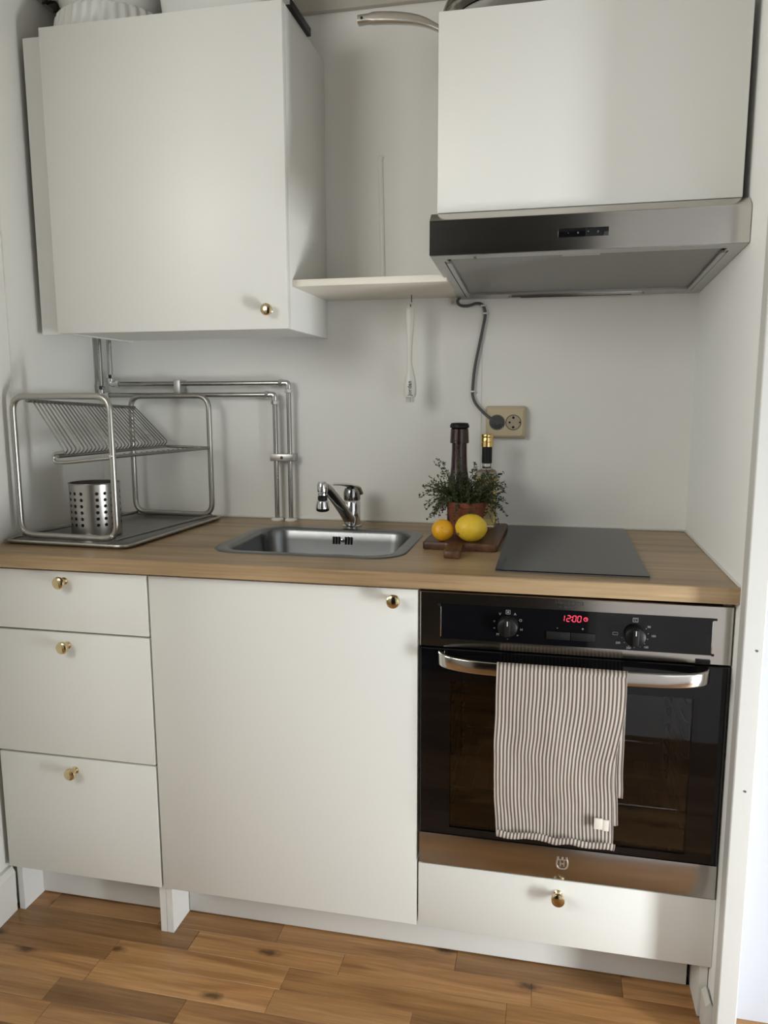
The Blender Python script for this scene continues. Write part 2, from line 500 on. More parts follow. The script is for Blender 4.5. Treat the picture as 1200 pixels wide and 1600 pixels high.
# painted-over cable strip and thin joint on the back wall
bm = new()
tube(bm, spline([(-0.199, YB - 0.0005, 1.52), (-0.203, YB - 0.0005, 1.72), (-0.2055, YB - 0.0005, 1.848), (-0.2045, YB - 0.0005, 1.858), (-0.2020, YB + 0.002, 1.864)], 6), 0.0068, 10)
obj('cable_strip', bm, MWALL, wb)
obj('wall_joint', bx(0.0665, 0.0685, YB - 0.0012, YB + 0.001, 0.9, 1.47), MTRIM, wb)
obj('sealant_strip', bx(XL, XR, YB - 0.004, YB, 0.8976, 0.9025, bev=0.001), MTRIM, wb)
struct('trim_1', bx(XL, XR, YB - 0.018, YB, 2.222, 2.30, bev=0.003), simple('moulding_paint', (0.52, 0.49, 0.43), 0.5), 'painted moulding high on the back wall')
struct('trim_2', bx(XL, XR, YB - 0.075, YB, 2.30, ZC, bev=0.004), simple('cornice_brown', (0.30, 0.26, 0.21), 0.6), 'brown cornice above the moulding')  # dark brown cornice, one even colour
wr = struct('wall_right', bx(XR, XR + 0.030, -0.035, YB, ZF, ZC), MWALLR, 'thin white partition wall at the right of the hob')
bm = bx(XR - 0.003, XR, -0.02, YB - 0.004, 0.8976, 0.9025, bev=0.001)
obj('sealant_strip', bm, MTRIM, wr)
t3 = struct('trim_3', bx(XR - 0.002, XR + 0.034, -0.072, -0.036, ZF, ZC, bev=0.0025), MCASE, 'cream painted casing at the end of the partition')
for z in (0.53, 0.797, 1.12):
    bm = new(); lathe(bm, [(0.0, 0.0), (0.0022, 0.0), (0.0022, 0.0008), (0.0, 0.0008)], (0.617 + (z - 0.6) * 0.01, -0.0722, z), 10, '-Y', cap=False)
    obj('screw_hole', bm, MGREYPL, t3)
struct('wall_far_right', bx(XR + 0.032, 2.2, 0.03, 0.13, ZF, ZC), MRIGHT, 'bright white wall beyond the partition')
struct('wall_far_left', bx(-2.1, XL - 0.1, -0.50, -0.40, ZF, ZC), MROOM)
# rear wall with a doorway into a dark hall and a high window; solid bay added at the right for the low light
YR = -1.85
bm = new()
box(bm, -2.1, -1.8, YR - .1, YR, ZF, ZC); box(bm, -1.8, -0.75, YR - .1, YR, ZF, 1.45); box(bm, -1.8, -0.75, YR - .1, YR, 2.35, ZC)
box(bm, -0.75, -0.60, YR - .1, YR, ZF, ZC); box(bm, -0.60, 0.44, YR - .1, YR, 2.15, ZC); struct('wall_front', bm, MROOM)
bm = new(); YQ = -1.36
box(bm, 0.44, 0.8, YR - .1, YQ, ZF, ZC); box(bm, 0.8, 1.8, YQ - .1, YQ, ZF, 0.55); box(bm, 0.8, 1.8, YQ - .1, YQ, 1.85, ZC); box(bm, 1.8, 2.2, YQ - .1, YQ, ZF, ZC); box(bm, 1.76, 2.2, YQ, -1.00, ZF, ZC)  # last block is an added bay that aims the low right light
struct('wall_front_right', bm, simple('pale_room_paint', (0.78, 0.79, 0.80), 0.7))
bm = new()
box(bm, -1.4, 1.1, YR - 1.4, YR - 1.3, ZF, ZC); box(bm, -1.5, -1.4, YR - 1.4, YR - .1, ZF, ZC); box(bm, 1.1, 1.2, YR - 1.4, YR - .1, ZF, ZC)
box(bm, -1.5, 1.2, YR - 1.4, YR - .1, ZC, ZC + 0.1); box(bm, -1.5, 1.2, YR - 1.4, YR - .1, -0.12, ZF)
struct('wall_hall', bm, simple('dim_hall_tone', (0.05, 0.045, 0.04), 0.8))  # near-black colour stands in for the unlit hall
bm = new()
box(bm, 2.2, 2.3, YR, 0.03, ZF, ZC)
struct('wall_end_right', bm, MROOM)
bm = new()
box(bm, -2.1, -2.0, YR, -1.5, ZF, ZC); box(bm, -2.1, -2.0, -1.5, -0.5, ZF, 0.92); box(bm, -2.1, -2.0, -1.5, -0.5, 1.78, ZC)
struct('wall_end_left', bm, MROOM)
def window(name, x0, x1, y0, y1, z0, z1, label):
    w = bpy.data.objects.new(name, None); COL.objects.link(w); w.location = ((x0 + x1) / 2, (y0 + y1) / 2, z0)
    w['kind'] = 'structure'; w['label'] = label; ORG[w] = Vector(w.location)
    bm = new(); f = 0.05
    if x1 - x0 > y1 - y0:
        box(bm, x0, x0 + f, y0, y1, z0, z1); box(bm, x1 - f, x1, y0, y1, z0, z1)
        box(bm, x0 + f, x1 - f, y0, y1, z0, z0 + f); box(bm, x0 + f, x1 - f, y0, y1, z1 - f, z1)
        g = bx(x0 + f, x1 - f, (y0 + y1) / 2 - .003, (y0 + y1) / 2 + .003, z0 + f, z1 - f)
    else:
        box(bm, x0, x1, y0, y0 + f, z0, z1); box(bm, x0, x1, y1 - f, y1, z0, z1)
        box(bm, x0, x1, y0 + f, y1 - f, z0, z0 + f); box(bm, x0, x1, y0 + f, y1 - f, z1 - f, z1)
        g = bx((x0 + x1) / 2 - .003, (x0 + x1) / 2 + .003, y0 + f, y1 - f, z0 + f, z1 - f)
    obj('window_frame', bm, MTRIM, w); obj('pane', g, MWGLASS, w)
window('added_window_1', 1.77, 2.20, -0.995, -0.945, ZF, 0.86, 'added glazed frame on the unseen bay at the right')  # stands against the solid added bay, frames the low right light
window('window_2', -1.8, -0.75, YR - .08, YR - .03, 1.45, 2.35, 'high window in the rear wall')
window('added_window_3', -2.08, -2.03, -1.5, -0.5, 0.92, 1.78, 'added unseen window in the left end wall')  # frames the added left lamp
window('added_window_4', 0.8, 1.8, YQ - .08, YQ - .03, 0.55, 1.85, 'added unseen window in the rear wall right of the doorway')  # frames the added rear right lamp
# baseboard at the left
bm = new()
loops(bm, [[(wall_x(y) + dx, y, z) for dx, z in ((-0.002, ZF), (0.016, ZF), (0.018, 0.085), (0.010, 0.10), (-0.002, 0.10))] for y in (-0.50, 0.015)])
struct('baseboard_left', bm, MTRIM, 'white baseboard on the left wall')
bm = new()
prism(bm, [(XR - 0.014, ZF), (XR, ZF), (XR, 0.05), (XR - 0.006, 0.06), (XR - 0.014, 0.05)], -0.034, 0.012, 'Y')
struct('baseboard_right', bm, MTRIM, 'short white skirting piece beside the oven cabinet')

# ------------------------------------------------------------------ cabinets
YC = 0.020            # carcass front, behind the fronts (front faces at Y = 0)
def knob(parent, x, y, z):
    bm = new()
    prof = [(0.0085, 0.0), (0.0085, 0.002), (0.0055, 0.005), (0.0048, 0.010), (0.0065, 0.013), (0.011, 0.0155),
            (0.0137, 0.019), (0.0142, 0.0225), (0.0130, 0.0265), (0.0095, 0.0285), (0.004, 0.0292), (0.0005, 0.0293)]
    lathe(bm, prof, (x, y, z), 24, '-Y')
    o = obj('knob', bm, MBRASS, parent); o['label'] = 'small round brass knob'
    return o

def front(name, parent, x0, x1, z0, z1, k=None, y=0.0, th=0.018):
    o = obj(name, bx(x0, x1, y, y + th, z0, z1, bev=0.0012), MW, parent)
    if k: knob(o, k[0], y, k[1])
    return o

TOPF = 0.8577; BOT = 0.1105
# drawer cabinet
d = thing('drawer_cabinet', (-0.81, 0.3, ZF), 'white base cabinet with three drawers, under the drying rack', 'cabinet')
obj('side_panel', bx(-1.010, -0.995, YC, 0.56, ZF, 0.860), MWE, d)
obj('side_panel', bx(-0.6245, -0.6085, YC, 0.56, ZF, 0.860), MWE, d)
obj('bottom_panel', bx(-0.995, -0.6245, YC, 0.56, 0.115, 0.131), MWE, d)
obj('back_panel', bx(-0.995, -0.6245, 0.55, 0.558, 0.131, 0.86), MWE, d)
obj('plinth', bx(-0.995, -0.6245, 0.092, 0.108, ZF + 0.003, 0.115), MWE, d)
front('drawer', d, -1.014, -0.6070, 0.7185, TOPF, (-0.809, 0.836))
front('drawer', d, -1.014, -0.6070, 0.4150, 0.7140, (-0.811, 0.686))
front('drawer', d, -1.014, -0.6070, BOT, 0.4105, (-0.813, 0.382))
# sink cabinet
s = thing('sink_cabinet', (-0.30, 0.3, ZF), 'white base cabinet with one wide door, under the sink', 'cabinet')
obj('side_panel', bx(-0.6075, -0.592, YC, 0.56, ZF, 0.860), MWE, s)
obj('side_panel', bx(-0.018, -0.002, YC, 0.56, 0.115, 0.860), MWE, s)
obj('bottom_panel', bx(-0.592, -0.018, YC, 0.56, 0.115, 0.131), MWE, s)
obj('back_panel', bx(-0.592, -0.018, 0.55, 0.558, 0.131, 0.70), MWE, s)
front('door', s, -0.6020, -0.0030, BOT, TOPF, (-0.050, 0.836))
# oven cabinet
c = thing('oven_cabinet', (0.30, 0.3, ZF), 'white base cabinet around the oven with a low drawer at the bottom', 'cabinet')
obj('side_panel', bx(0.0, 0.012, YC + 0.012, 0.56, 0.115, 0.860), MWE, c)
obj('side_panel', bx(0.579, 0.595, YC, 0.56, ZF, 0.860), MWE, c)
obj('bottom_panel', bx(0.012, 0.579, YC, 0.56, 0.115, 0.131), MWE, c)
obj('oven_shelf', bx(0.012, 0.579, YC + 0.03, 0.55, 0.245, 0.258), MWE, c)
front('drawer', c, 0.0005, 0.5965, BOT, 0.2585, (0.293, 0.229))
pb = tag(obj('plinth_board', bx(-0.590, 0.571, 0.099, 0.115, ZF + 0.003, 0.112, bev=0.001), MWE, origin=(0, 0.107, ZF)),
         'long white plinth board recessed under the sink and oven cabinets', 'plinth')

# countertop with a cut-out for the sink
bm = new()
X0, X1, Y0, Y1, Z0, Z1 = XL + 0.001, XR - 0.0005, -0.0243, YB - 0.0005, 0.8667, 0.8974
hx0, hx1, hy0, hy1 = -0.489, -0.076, 0.112, 0.428
ch = 0.002
def ring(x0, x1, y0, y1, z): return [(x0, y0, z), (x1, y0, z), (x1, y1, z), (x0, y1, z)]
loops(bm, [ring(hx0, hx1, hy0, hy1, Z0), ring(X0, X1, Y0, Y1, Z0), ring(X0, X1, Y0, Y1, Z1 - ch), ring(X0, X1, Y0 + ch, Y1, Z1),
           ring(hx0, hx1, hy0, hy1, Z1), ring(hx0, hx1, hy0, hy1, Z0)], cap0=False, cap1=False)
bmesh.ops.remove_doubles(bm, verts=bm.verts[:], dist=1e-6)
ct = tag(obj('worktop', bm, MCOUNTER, origin=(-0.23, 0.28, 0.8667), angle=20), 'oak look worktop running from wall to wall', 'worktop')

# ------------------------------------------------------------------ sink
sk = thing('kitchen_sink', (-0.283, 0.27, 0.8974), 'stainless steel inset sink with rounded corners', 'sink')
cx, cy, hx, hy = -0.2830, 0.2680, 0.2275, 0.1830
def srr(inset, z, r): return [(x, y, z) for x, y in rrect(cx, cy, hx - inset, hy - inset, r, 8)]
bm = new()
loops(bm, [srr(0, 0.8976, .078), srr(0.001, 0.8992, .078), srr(0.004, 0.9002, .075), srr(0.025, 0.8996, .062), srr(0.029, 0.8975, .060), srr(0.032, 0.890, .058),
           srr(0.036, 0.87, .055), srr(0.046, 0.775, .052), srr(0.054, 0.757, .046), srr(0.070, 0.748, .040), srr(0.14, 0.745, .02)], cap0=False, cap1=True)
obj('basin', bm, MSINK, sk, angle=60)
for i, dx in enumerate((-0.024, -0.0165, -0.009, 0.009, 0.0165, 0.024)):
    obj('overflow_slot', bx(-0.2745 + dx - 0.002, -0.2745 + dx + 0.002, 0.4105, 0.4135, 0.862, 0.882, bev=0.0008), MBLACK, sk)
bm = new(); lathe(bm, [(0.004, 0), (0.004, 0.002), (0.0015, 0.003)], (-0.2745, 0.4125, 0.872), 12, '-Y'); obj('overflow_screw', bm, MCHROME, sk)
bm = new(); lathe(bm, [(0.045, 0), (0.045, 0.002), (0.038, 0.003), (0.034, 0.0005)], (cx, cy, 0.7455), 24); obj('drain', bm, MCHROME, sk)

# ------------------------------------------------------------------ faucet
fa = thing('faucet', (-0.267, 0.487, 0.8974), 'chrome single lever faucet with short spout behind the sink', 'faucet')
fx, fy = -0.267, 0.487
bm = new()
lathe(bm, [(0.0255, 0), (0.0255, 0.004), (0.0225, 0.006), (0.0225, 0.026), (0.0218, 0.0265), (0.0218, 0.0275), (0.0225, 0.028), (0.0225, 0.068), (0.021, 0.0705)], (fx, fy, 0.8974), 32)
obj('body', bm, MCHROME, fa)
bm = new()
lathe(bm, [(0.0222, 0.0725), (0.0228, 0.078), (0.0226, 0.092), (0.019, 0.104), (0.010, 0.108), (0.001, 0.1085)], (fx, fy, 0.8974), 32)
obj('cap', bm, simple('dark_chrome', (0.30, 0.30, 0.30), 0.10, 1.0), fa)
# lever: broad flat blade from the cap towards the front left
bm = new()
path = [(fx + 0.012, fy + 0.014, 0.987), (fx + 0.006, fy + 0.004, 1.004), (fx - 0.008, fy - 0.03, 1.014), (fx - 0.022, fy - 0.065, 1.019), (fx - 0.031, fy - 0.09, 1.021)]
wd = [0.019, 0.021, 0.017, 0.011, 0.007]; hg = [0.006, 0.006, 0.005, 0.004, 0.003]
Ls = []
for p, w, h in zip(path, wd, hg):
    d0 = Vector((0.94, -0.33, 0))
    ringp = []
    for k in range(12):
        a = 2 * PI * k / 12
        ringp.append(Vector(p) + d0 * (w * math.cos(a)) + Vector((0, 0, h * math.sin(a))))
    Ls.append(ringp)
loops(bm, Ls); obj('lever', bm, MCHROME, fa, angle=60)
bm = new()
sp = spline([(fx - 0.003, fy - 0.012, 0.913), (fx - 0.008, fy - 0.06, 0.950), (fx - 0.016, fy - 0.115, 0.990), (fx - 0.022, fy - 0.158, 1.018), (fx - 0.024, fy - 0.180, 1.026)], 6)
Ls = []
for i, p in enumerate(sp):
    t = i / (len(sp) - 1)
    w = 0.0155 - 0.003 * t; h = 0.0105 - 0.001 * t
    d0 = Vector((0.99, -0.12, 0)); n0 = Vector((0.08, 0.60, 0.80))
    Ls.append([p + d0 * (w * math.copysign(abs(math.cos(a)) ** .7, math.cos(a))) + n0 * (h * math.copysign(abs(math.sin(a)) ** .7, math.sin(a))) for a in [2 * PI * k / 20 for k in range(20)]])
loops(bm, Ls); obj('spout', bm, simple('spout_chrome', (0.42, 0.42, 0.42), 0.12, 1.0), fa, angle=60)
hxp, hyp = fx - 0.025, fy - 0.188
bm = new()
lathe(bm, [(0.0095, 1.013), (0.0125, 1.0135), (0.0128, 1.019), (0.0125, 1.032), (0.009, 1.0385), (0.001, 1.040)], (hxp, hyp, 0), 24)
obj('spout_end', bm, MCHROME, fa)
bm = new()
lathe(bm, [(0.0095, 1.005), (0.0112, 1.0055), (0.0112, 1.0105), (0.0095, 1.011)], (hxp, hyp, 0), 20); obj('swivel_joint', bm, MCHROME, fa)
bm = new(); lathe(bm, [(0.010, 0.993), (0.0118, 0.994), (0.0118, 1.002), (0.007, 1.006)], (hxp, hyp, 0), 20); obj('rubber_collar', bm, MBLACK, fa)
bm = new(); lathe(bm, [(0.0165, 0.973), (0.0165, 0.978), (0.0140, 0.990), (0.010, 0.9935)], (hxp, hyp, 0), 24); obj('spray_head', bm, MCHROME, fa)
bm = new(); lathe(bm, [(0.011, 0.965), (0.015, 0.967), (0.0166, 0.973)], (hxp, hyp, 0), 24); obj('spray_ring', bm, MBLACK, fa)

# ------------------------------------------------------------------ water pipes
YP = 0.550; PR = 0.0068
def pipe(label, pts, elbows, feet, nuts):
    p = thing('water_pipe', (pts[-1][0], YP, 0.8974), label, 'pipe', 'chrome water pipes on the back wall')
    bm = new(); tube(bm, fillet(pts, 0.008, 4), PR, 14); obj('tube', bm, MPIPE, p, angle=60)
    for e, d1, d2 in elbows:
        bm = new(); a, b = Vector(e) + Vector(d1) * 0.016, Vector(e) + Vector(d2) * 0.016
        tube(bm, fillet([a, e, b], 0.012, 6), 0.0088, 14); obj('elbow', bm, MCHROME, p, angle=60)
        for q, dd in ((a, Vector(d1)), (b, Vector(d2))):
            bm = new(); tube(bm, [q + dd * t for t in (0, 0.001, 0.010, 0.011)], [0.009, 0.0115, 0.0115, 0.009], 8); obj('nut', bm, MCHROME, p, angle=20)
    for f in feet:
        bm = new(); lathe(bm, [(0.018, 0), (0.018, 0.003), (0.014, 0.0065), (0.0075, 0.007)], f, 20); obj('floor_rose', bm, MWPL, p)
    return p
xa, xb = -1.038, -1.006
pa = pipe('chrome water pipe with the lower horizontal run and inner elbow', [(xa, YP, 1.50), (xa, YP, 1.250), (-0.503, YP, 1.250), (-0.503, YP, 0.8974)],
     [((xa, YP, 1.250), (0, 0, 1), (1, 0, 0)), ((-0.503, YP, 1.250), (-1, 0, 0), (0, 0, -1))], [(-0.503, YP, 0.8974)], [])
pb2 = pipe('chrome water pipe with the upper horizontal run and outer elbow', [(xb, YP, 1.50), (xb, YP, 1.282), (-0.462, YP, 1.282), (-0.462, YP, 0.8974)],
     [((xb, YP, 1.282), (0, 0, 1), (1, 0, 0)), ((-0.462, YP, 1.282), (-1, 0, 0), (0, 0, -1))], [(-0.462, YP, 0.8974)], [])
bm = new(); box(bm, -0.802, -0.782, YP - 0.012, YP + 0.0286, 1.240, 1.293, bev=0.002); cl = obj('pipe_clamp', bm, MSTEEL2, origin=(-0.792, YB, 1.265))
tag(cl, 'flat steel clamp holding the two horizontal pipes', 'clamp', 'pipe clamps')
bm = new(); box(bm, -0.518, -0.449, YP - 0.011, YP + 0.0286, 1.066, 1.086, bev=0.002); cl = obj('pipe_clamp', bm, MSTEEL2, origin=(-0.483, YB, 1.076))
tag(cl, 'steel clamp with a screw holding the two vertical pipes', 'clamp', 'pipe clamps')
bm = new(); lathe(bm, [(0.0045, 0), (0.004, 0.0015), (0.001, 0.002)], (-0.483, YP - 0.011, 1.076), 12, '-Y'); obj('screw', bm, simple('rusty_screw', (0.12, 0.05, 0.03), 0.6, 0.5), cl)

# ------------------------------------------------------------------ dish rack and its tray
tr = thing('drip_tray', (-0.85, 0.30, 0.8974), 'flat dark steel drip tray under the dish rack', 'tray')
quad = [(-1.030, 0.078), (-0.690, 0.066), (-0.660, 0.535), (-1.012, 0.538)]
def quadloop(inset, z, r=0.03):
    c0 = Vector((sum(q[0] for q in quad) / 4, sum(q[1] for q in quad) / 4, 0))
    P = []
    for qx, qy in quad:
        v = Vector((qx, qy, 0)) - c0
        P.append(c0 + Vector((v.x - math.copysign(inset, v.x), v.y - math.copysign(inset, v.y), z)))
    return fillet(P, r, 5, closed=True)
bm = new()
loops(bm, [quadloop(0.012, 0.8976), quadloop(0.006, 0.8980), quadloop(0.0, 0.9030), quadloop(0.002, 0.9042), quadloop(0.008, 0.9042), quadloop(0.013, 0.9030), quadloop(0.03, 0.9018)])
obj('tray_pan', bm, brushed('tray_steel', (0.34, 0.33, 0.31), 0.36, scale=(30, 30, 30), amount=0.08), tr, angle=60)
bm = new(); rl = quadloop(0.004, 0.9052, 0.028)
tube(bm, rl, 0.0042, 10, closed=True); obj('rim', bm, MTUBE, tr, angle=60)
rk = thing('dish_rack', (-0.85, 0.30, 0.905), 'steel tube dish rack with a slanted wire plate holder', 'dish rack')
fc, rc = Vector((-0.872, 0.115, 0)), Vector((-0.806, 0.515, 0))
ex = Vector((0.995, -0.06, 0)).normalized()
HWF = 0.134; TR = 0.0075
def frame(c, hw, z0, z1):
    P = [c - ex * hw + Vector((0, 0, z0)), c + ex * hw + Vector((0, 0, z0)), c + ex * hw + Vector((0, 0, z1)), c - ex * hw + Vector((0, 0, z1))]
    return fillet(P, 0.036, 7, closed=True)
for c_, hw in ((fc, HWF), (rc, 0.124)):
    bm = new(); tube(bm, frame(c_, hw, 0.914, 1.247), TR, 14, closed=True); obj('end_frame', bm, MTUBE, rk, angle=60)
def onframe(c, off, z): return c + ex * off + Vector((0, 0, z))
# rods: top left, middle (wire ends), middle right, bottom pair
def rod(name, a, b, r, m=MTUBE):
    bm = new(); tube(bm, [a, b], r, 10); return obj(name, bm, m, rk, angle=60)
tl0, tl1 = onframe(fc, -HWF + 0.042, 1.237), onframe(rc, -0.124 + 0.012, 1.215)
MD = brushed('dark_wire_steel', (0.30, 0.29, 0.27), 0.32, scale=(40, 40, 40), amount=0.06)
rod('top_rod', tl0, tl1, 0.0042, MD)
ml0, ml1 = onframe(fc, -0.016, 1.106), onframe(rc, -0.016, 1.106)
rod('lower_rod', ml0, ml1, 0.0042, MD)
mr0, mr1 = onframe(fc, HWF, 1.108), onframe(rc, 0.124, 1.103)
rod('side_rod', mr0, mr1, 0.0042, MD)
rod('bottom_rod', onframe(fc, HWF - 0.004, 0.912), onframe(rc, 0.120, 0.912), 0.004, MD)
rod('bottom_rod', onframe(fc, -HWF + 0.004, 0.912), onframe(rc, -0.120, 0.912), 0.004, MD)
# cross bar: narrow loop between the lower rod and the right upright
for c_, o_, hw in ((fc, -0.016, HWF), (rc, -0.016, 0.124)):
    bm = new()
    P = [onframe(c_, hw, 1.111), onframe(c_, o_ - 0.012, 1.111), onframe(c_, o_ - 0.012, 1.097), onframe(c_, hw, 1.097)]
    if c_ is fc:
        P = [onframe(c_, o_ + 0.02, 1.116), onframe(c_, o_ - 0.012, 1.113), onframe(c_, o_ - 0.012, 1.092), onframe(c_, o_ + 0.02, 1.092), onframe(c_, hw, 1.106)]
        tube(bm, fillet(P, 0.013, 6), 0.0042, 10)
    else:
        tube(bm, [onframe(c_, o_, 1.106), onframe(c_, hw, 1.103)], 0.0042, 10)
    obj('cross_bar', bm, MTUBE, rk, angle=60)
for i in range(30):
    t = (i + 0.6) / 30.2
    a = tl0.lerp(tl1, t); b = ml0.lerp(ml1, t)
    kx = b + ex * 0.012 + Vector((0, 0, 0.014))
    bm = new(); tube(bm, fillet([a + Vector((0, 0, 0.003)), a + ex * 0.012 + Vector((0, 0, -0.004)), kx, b - ex * 0.004 + Vector((0, 0, 0.0))], 0.006, 3), 0.0018, 6)
    obj('plate_wire', bm, MD, rk, angle=60)
for i in range(16):
    t = (i + 2) / 19
    p = mr0.lerp(mr1, t)
    bm = new(); tube(bm, [p + Vector((0, 0, -0.001)), p + Vector((-0.001, 0, 0.0058))], 0.0028, 6); obj('notch_peg', bm, MD, rk, angle=60)
for p in (onframe(fc, HWF, 1.110), onframe(fc, HWF - 0.010, 0.9215), onframe(fc, -HWF + 0.010, 0.9235)):
    bm = new(); lathe(bm, [(0.0052, 0.0), (0.005, 0.0015), (0.0035, 0.003), (0.0005, 0.0033)], (p.x, p.y - TR + 0.0005, p.z), 14, '-Y'); obj('bolt', bm, MCHROME, rk)

# perforated utensil cup standing in the rack
cu = thing('utensil_cup', (-0.862, 0.218, 0.9022), 'perforated stainless steel utensil cup standing in the dish rack', 'cup')
bm = new(); R0 = 0.0605; ZB, H = 0.9024, 0.132
def cyl(a, z): return (-0.862 + R0 * math.cos(a), 0.218 + R0 * math.sin(a), ZB + z)
ncol = 20; da = 2 * PI / ncol; off = math.radians(-90 - 44)
zs = [0.0] + [0.024 + i * 0.0155 for i in range(7)] + [H]
def patch(a0, a1, z0, z1, n=3):
    for k in range(n):
        b0, b1 = a0 + (a1 - a0) * k / n, a0 + (a1 - a0) * (k + 1) / n
        bm.faces.new([bm.verts.new(cyl(*q)) for q in ((b0, z0), (b1, z0), (b1, z1), (b0, z1))])
hr = 0.0042
for cidx in range(ncol):
    a0 = off + cidx * da; a1 = a0 + da
    patch(a0, a1, 0.006, zs[1]); patch(a0, a1, zs[7], H)
    for rI in range(1, 7):
        z0, z1 = zs[rI], zs[rI + 1]
        if cidx % 4 == 3: patch(a0, a1, z0, z1); continue
        am, zm = (a0 + a1) / 2, (z0 + z1) / 2
        outer, inner = [], []
        for k in range(16):
            th = 2 * PI * k / 16
            ux, uz = math.cos(th), math.sin(th)
            sc = 1 / max(abs(ux), abs(uz))
            outer.append(bm.verts.new(cyl(am + ux * sc * da / 2, zm + uz * sc * (z1 - z0) / 2)))
            inner.append(bm.verts.new(cyl(am + ux * hr / R0, zm + uz * hr)))
        for k in range(16):
            j = (k + 1) % 16
            bm.faces.new((outer[k], outer[j], inner[j], inner[k]))
bmesh.ops.remove_doubles(bm, verts=bm.verts[:], dist=2e-5)
inner = bm.copy()
for v in inner.verts:
    k_ = (R0 - 0.0013) / R0
    v.co.x = -0.862 + (v.co.x + 0.862) * k_; v.co.y = 0.218 + (v.co.y - 0.218) * k_
obj('perforated_wall', bm, MCUP, cu, angle=180, radial=(-0.862, 0.218, 0))
obj('inner_wall', inner, MCUPIN, cu, angle=180, radial=(-0.862, 0.218, 0))
bm = new(); lathe(bm, [(R0 - 0.004, 0.0), (R0 - 0.0005, 0.002), (R0, 0.006), (R0 - 0.001, 0.0065), (R0 - 0.0015, 0.003)], (-0.862, 0.218, ZB), 60); obj('base', bm, MCUP, cu)
bm = new(); tube(bm, [(-0.862 + R0 * math.cos(2 * PI * k / 60), 0.218 + R0 * math.sin(2 * PI * k / 60), ZB + H) for k in range(60)], 0.0013, 8, closed=True); obj('rim', bm, MCUP, cu)

# ------------------------------------------------------------------ wall cabinet (left)
w = thing('wall_cabinet', (-0.66, 0.42, 1.4021), 'large white wall cabinet with one door above the dish rack', 'cabinet')
bm = new()
obj('side_panel', bx(-0.960, -0.944, 0.2745, YB - 0.001, 1.4021, 2.1092), MWE, w)
obj('side_panel', bx(-0.3721, -0.3561, 0.2745, YB - 0.001, 1.4021, 2.1092, bev=0.0008), MWE, w)
obj('bottom_panel', bx(-0.944, -0.3721, 0.2745, YB - 0.030, 1.4041, 1.4201), MWE, w)
obj('top_panel', bx(-0.944, -0.3721, 0.2745, YB - 0.001, 2.0932, 2.1092), MWE, w)
obj('back_panel', bx(-0.944, -0.3721, YB - 0.03, YB - 0.024, 1.4201, 2.0932), MWE, w)
front('door', w, -0.9628, -0.3561, 1.4021, 2.1092, (-0.401, 1.4445), y=0.2547)
obj('filler_strip', bx(-1.024, -0.961, 0.279, 0.295, 1.4015, 2.1010), MWE, w)

# open shelf
sh = tag(obj('wall_shelf', bx(-0.3555, 0.010, 0.292, YB - 0.0005, 1.5015, 1.5175, bev=0.001), MSHELF, origin=(-0.18, 0.43, 1.50)),
         'small open cream shelf between the wall cabinet and the hood', 'shelf')
# hook + brush
hk = thing('cup_hook', (-0.108, 0.50, 1.47), 'small dark metal hook under the open shelf', 'hook')
bm = new(); tube(bm, spline([(-0.108, 0.50, 1.503), (-0.108, 0.50, 1.484), (-0.1075, 0.497, 1.475), (-0.108, 0.488, 1.471), (-0.108, 0.484, 1.476)], 5), 0.0014, 8); obj('hook_wire', bm, MGREYPL, hk)
br = thing('dish_brush', (-0.110, 0.505, 1.235), 'white plastic brush hanging from the hook under the shelf', 'brush')
bm = new()
prof = [(1.482, .0040, .0025, 0), (1.478, .0085, .0035, 0), (1.465, .0110, .0045, 0), (1.445, .0112, .0048, 0), (1.42, .0100, .0048, 0), (1.395, .0078, .0045, -.0005), (1.36, .0062, .0042, -.001),
        (1.33, .0062, .0042, -.001), (1.312, .0090, .0045, 0), (1.295, .0130, .006, .0005), (1.280, .0160, .0075, 0), (1.262, .0170, .0085, 0), (1.250, .0165, .0085, 0), (1.2425, .0145, .0085, -.0005)]
Ls = []
for z, wx, wy, dx in prof:
    Ls.append([(-0.110 + dx + wx * math.cos(a), 0.492 + wy * math.sin(a), z) for a in [2 * PI * k / 20 for k in range(20)]])
loops(bm, Ls); obj('handle', bm, MWPL, br, angle=50)
bm = new(); textbm(bm, 'Jordan', 0.0145, (-0.1095, 0.4830, 1.2655), rot=(PI / 2, -PI / 2, 0), ext=0.0004); obj('lettering', bm, MTXT, br, smooth=False)
bm = new()
for i in range(14):
    x = -0.110 + (i % 7 - 3) * 0.0032 + random.uniform(-.0006, .0006); y = 0.489 + (i // 7) * 0.006
    tube(bm, [(x, y, 1.2445), (x + random.uniform(-.0008, .0008), y, 1.2285 + random.uniform(0, .002))], 0.0011, 5)
obj('bristles', bm, MWPL, br)['kind'] = 'stuff'

# ------------------------------------------------------------------ cooker hood + cabinet above
hd = thing('cooker_hood', (0.30, 0.35, 1.495), 'brushed steel built-under cooker hood above the hob', 'cooker hood')
HX0, HX1 = 0.004, 0.5955
def zb(y): return 1.5215 + (1.495 - 1.5215) * (y - 0.08) / (YB - 0.08)      # underside plane
bm = new()
prism(bm, [(0.088, zb(.088) + 0.012), (0.088, 1.585), (0.104, 1.6035), (YB - 0.002, 1.6035), (YB - 0.002, zb(YB) + 0.012)], HX0 + 0.002, HX1 - 0.002, 'X')
obj('body', bm, MSTEEL2, hd)
bm = new()
prism(bm, [(0.080, zb(.08)), (0.080, 1.5875), (0.0815, 1.5895), (0.101, 1.6045), (0.103, 1.6030), (0.0865, 1.5875), (0.0865, zb(.0865) + .001)], HX0, HX1, 'X')
obj('front_panel', bm, MSTEEL, hd)
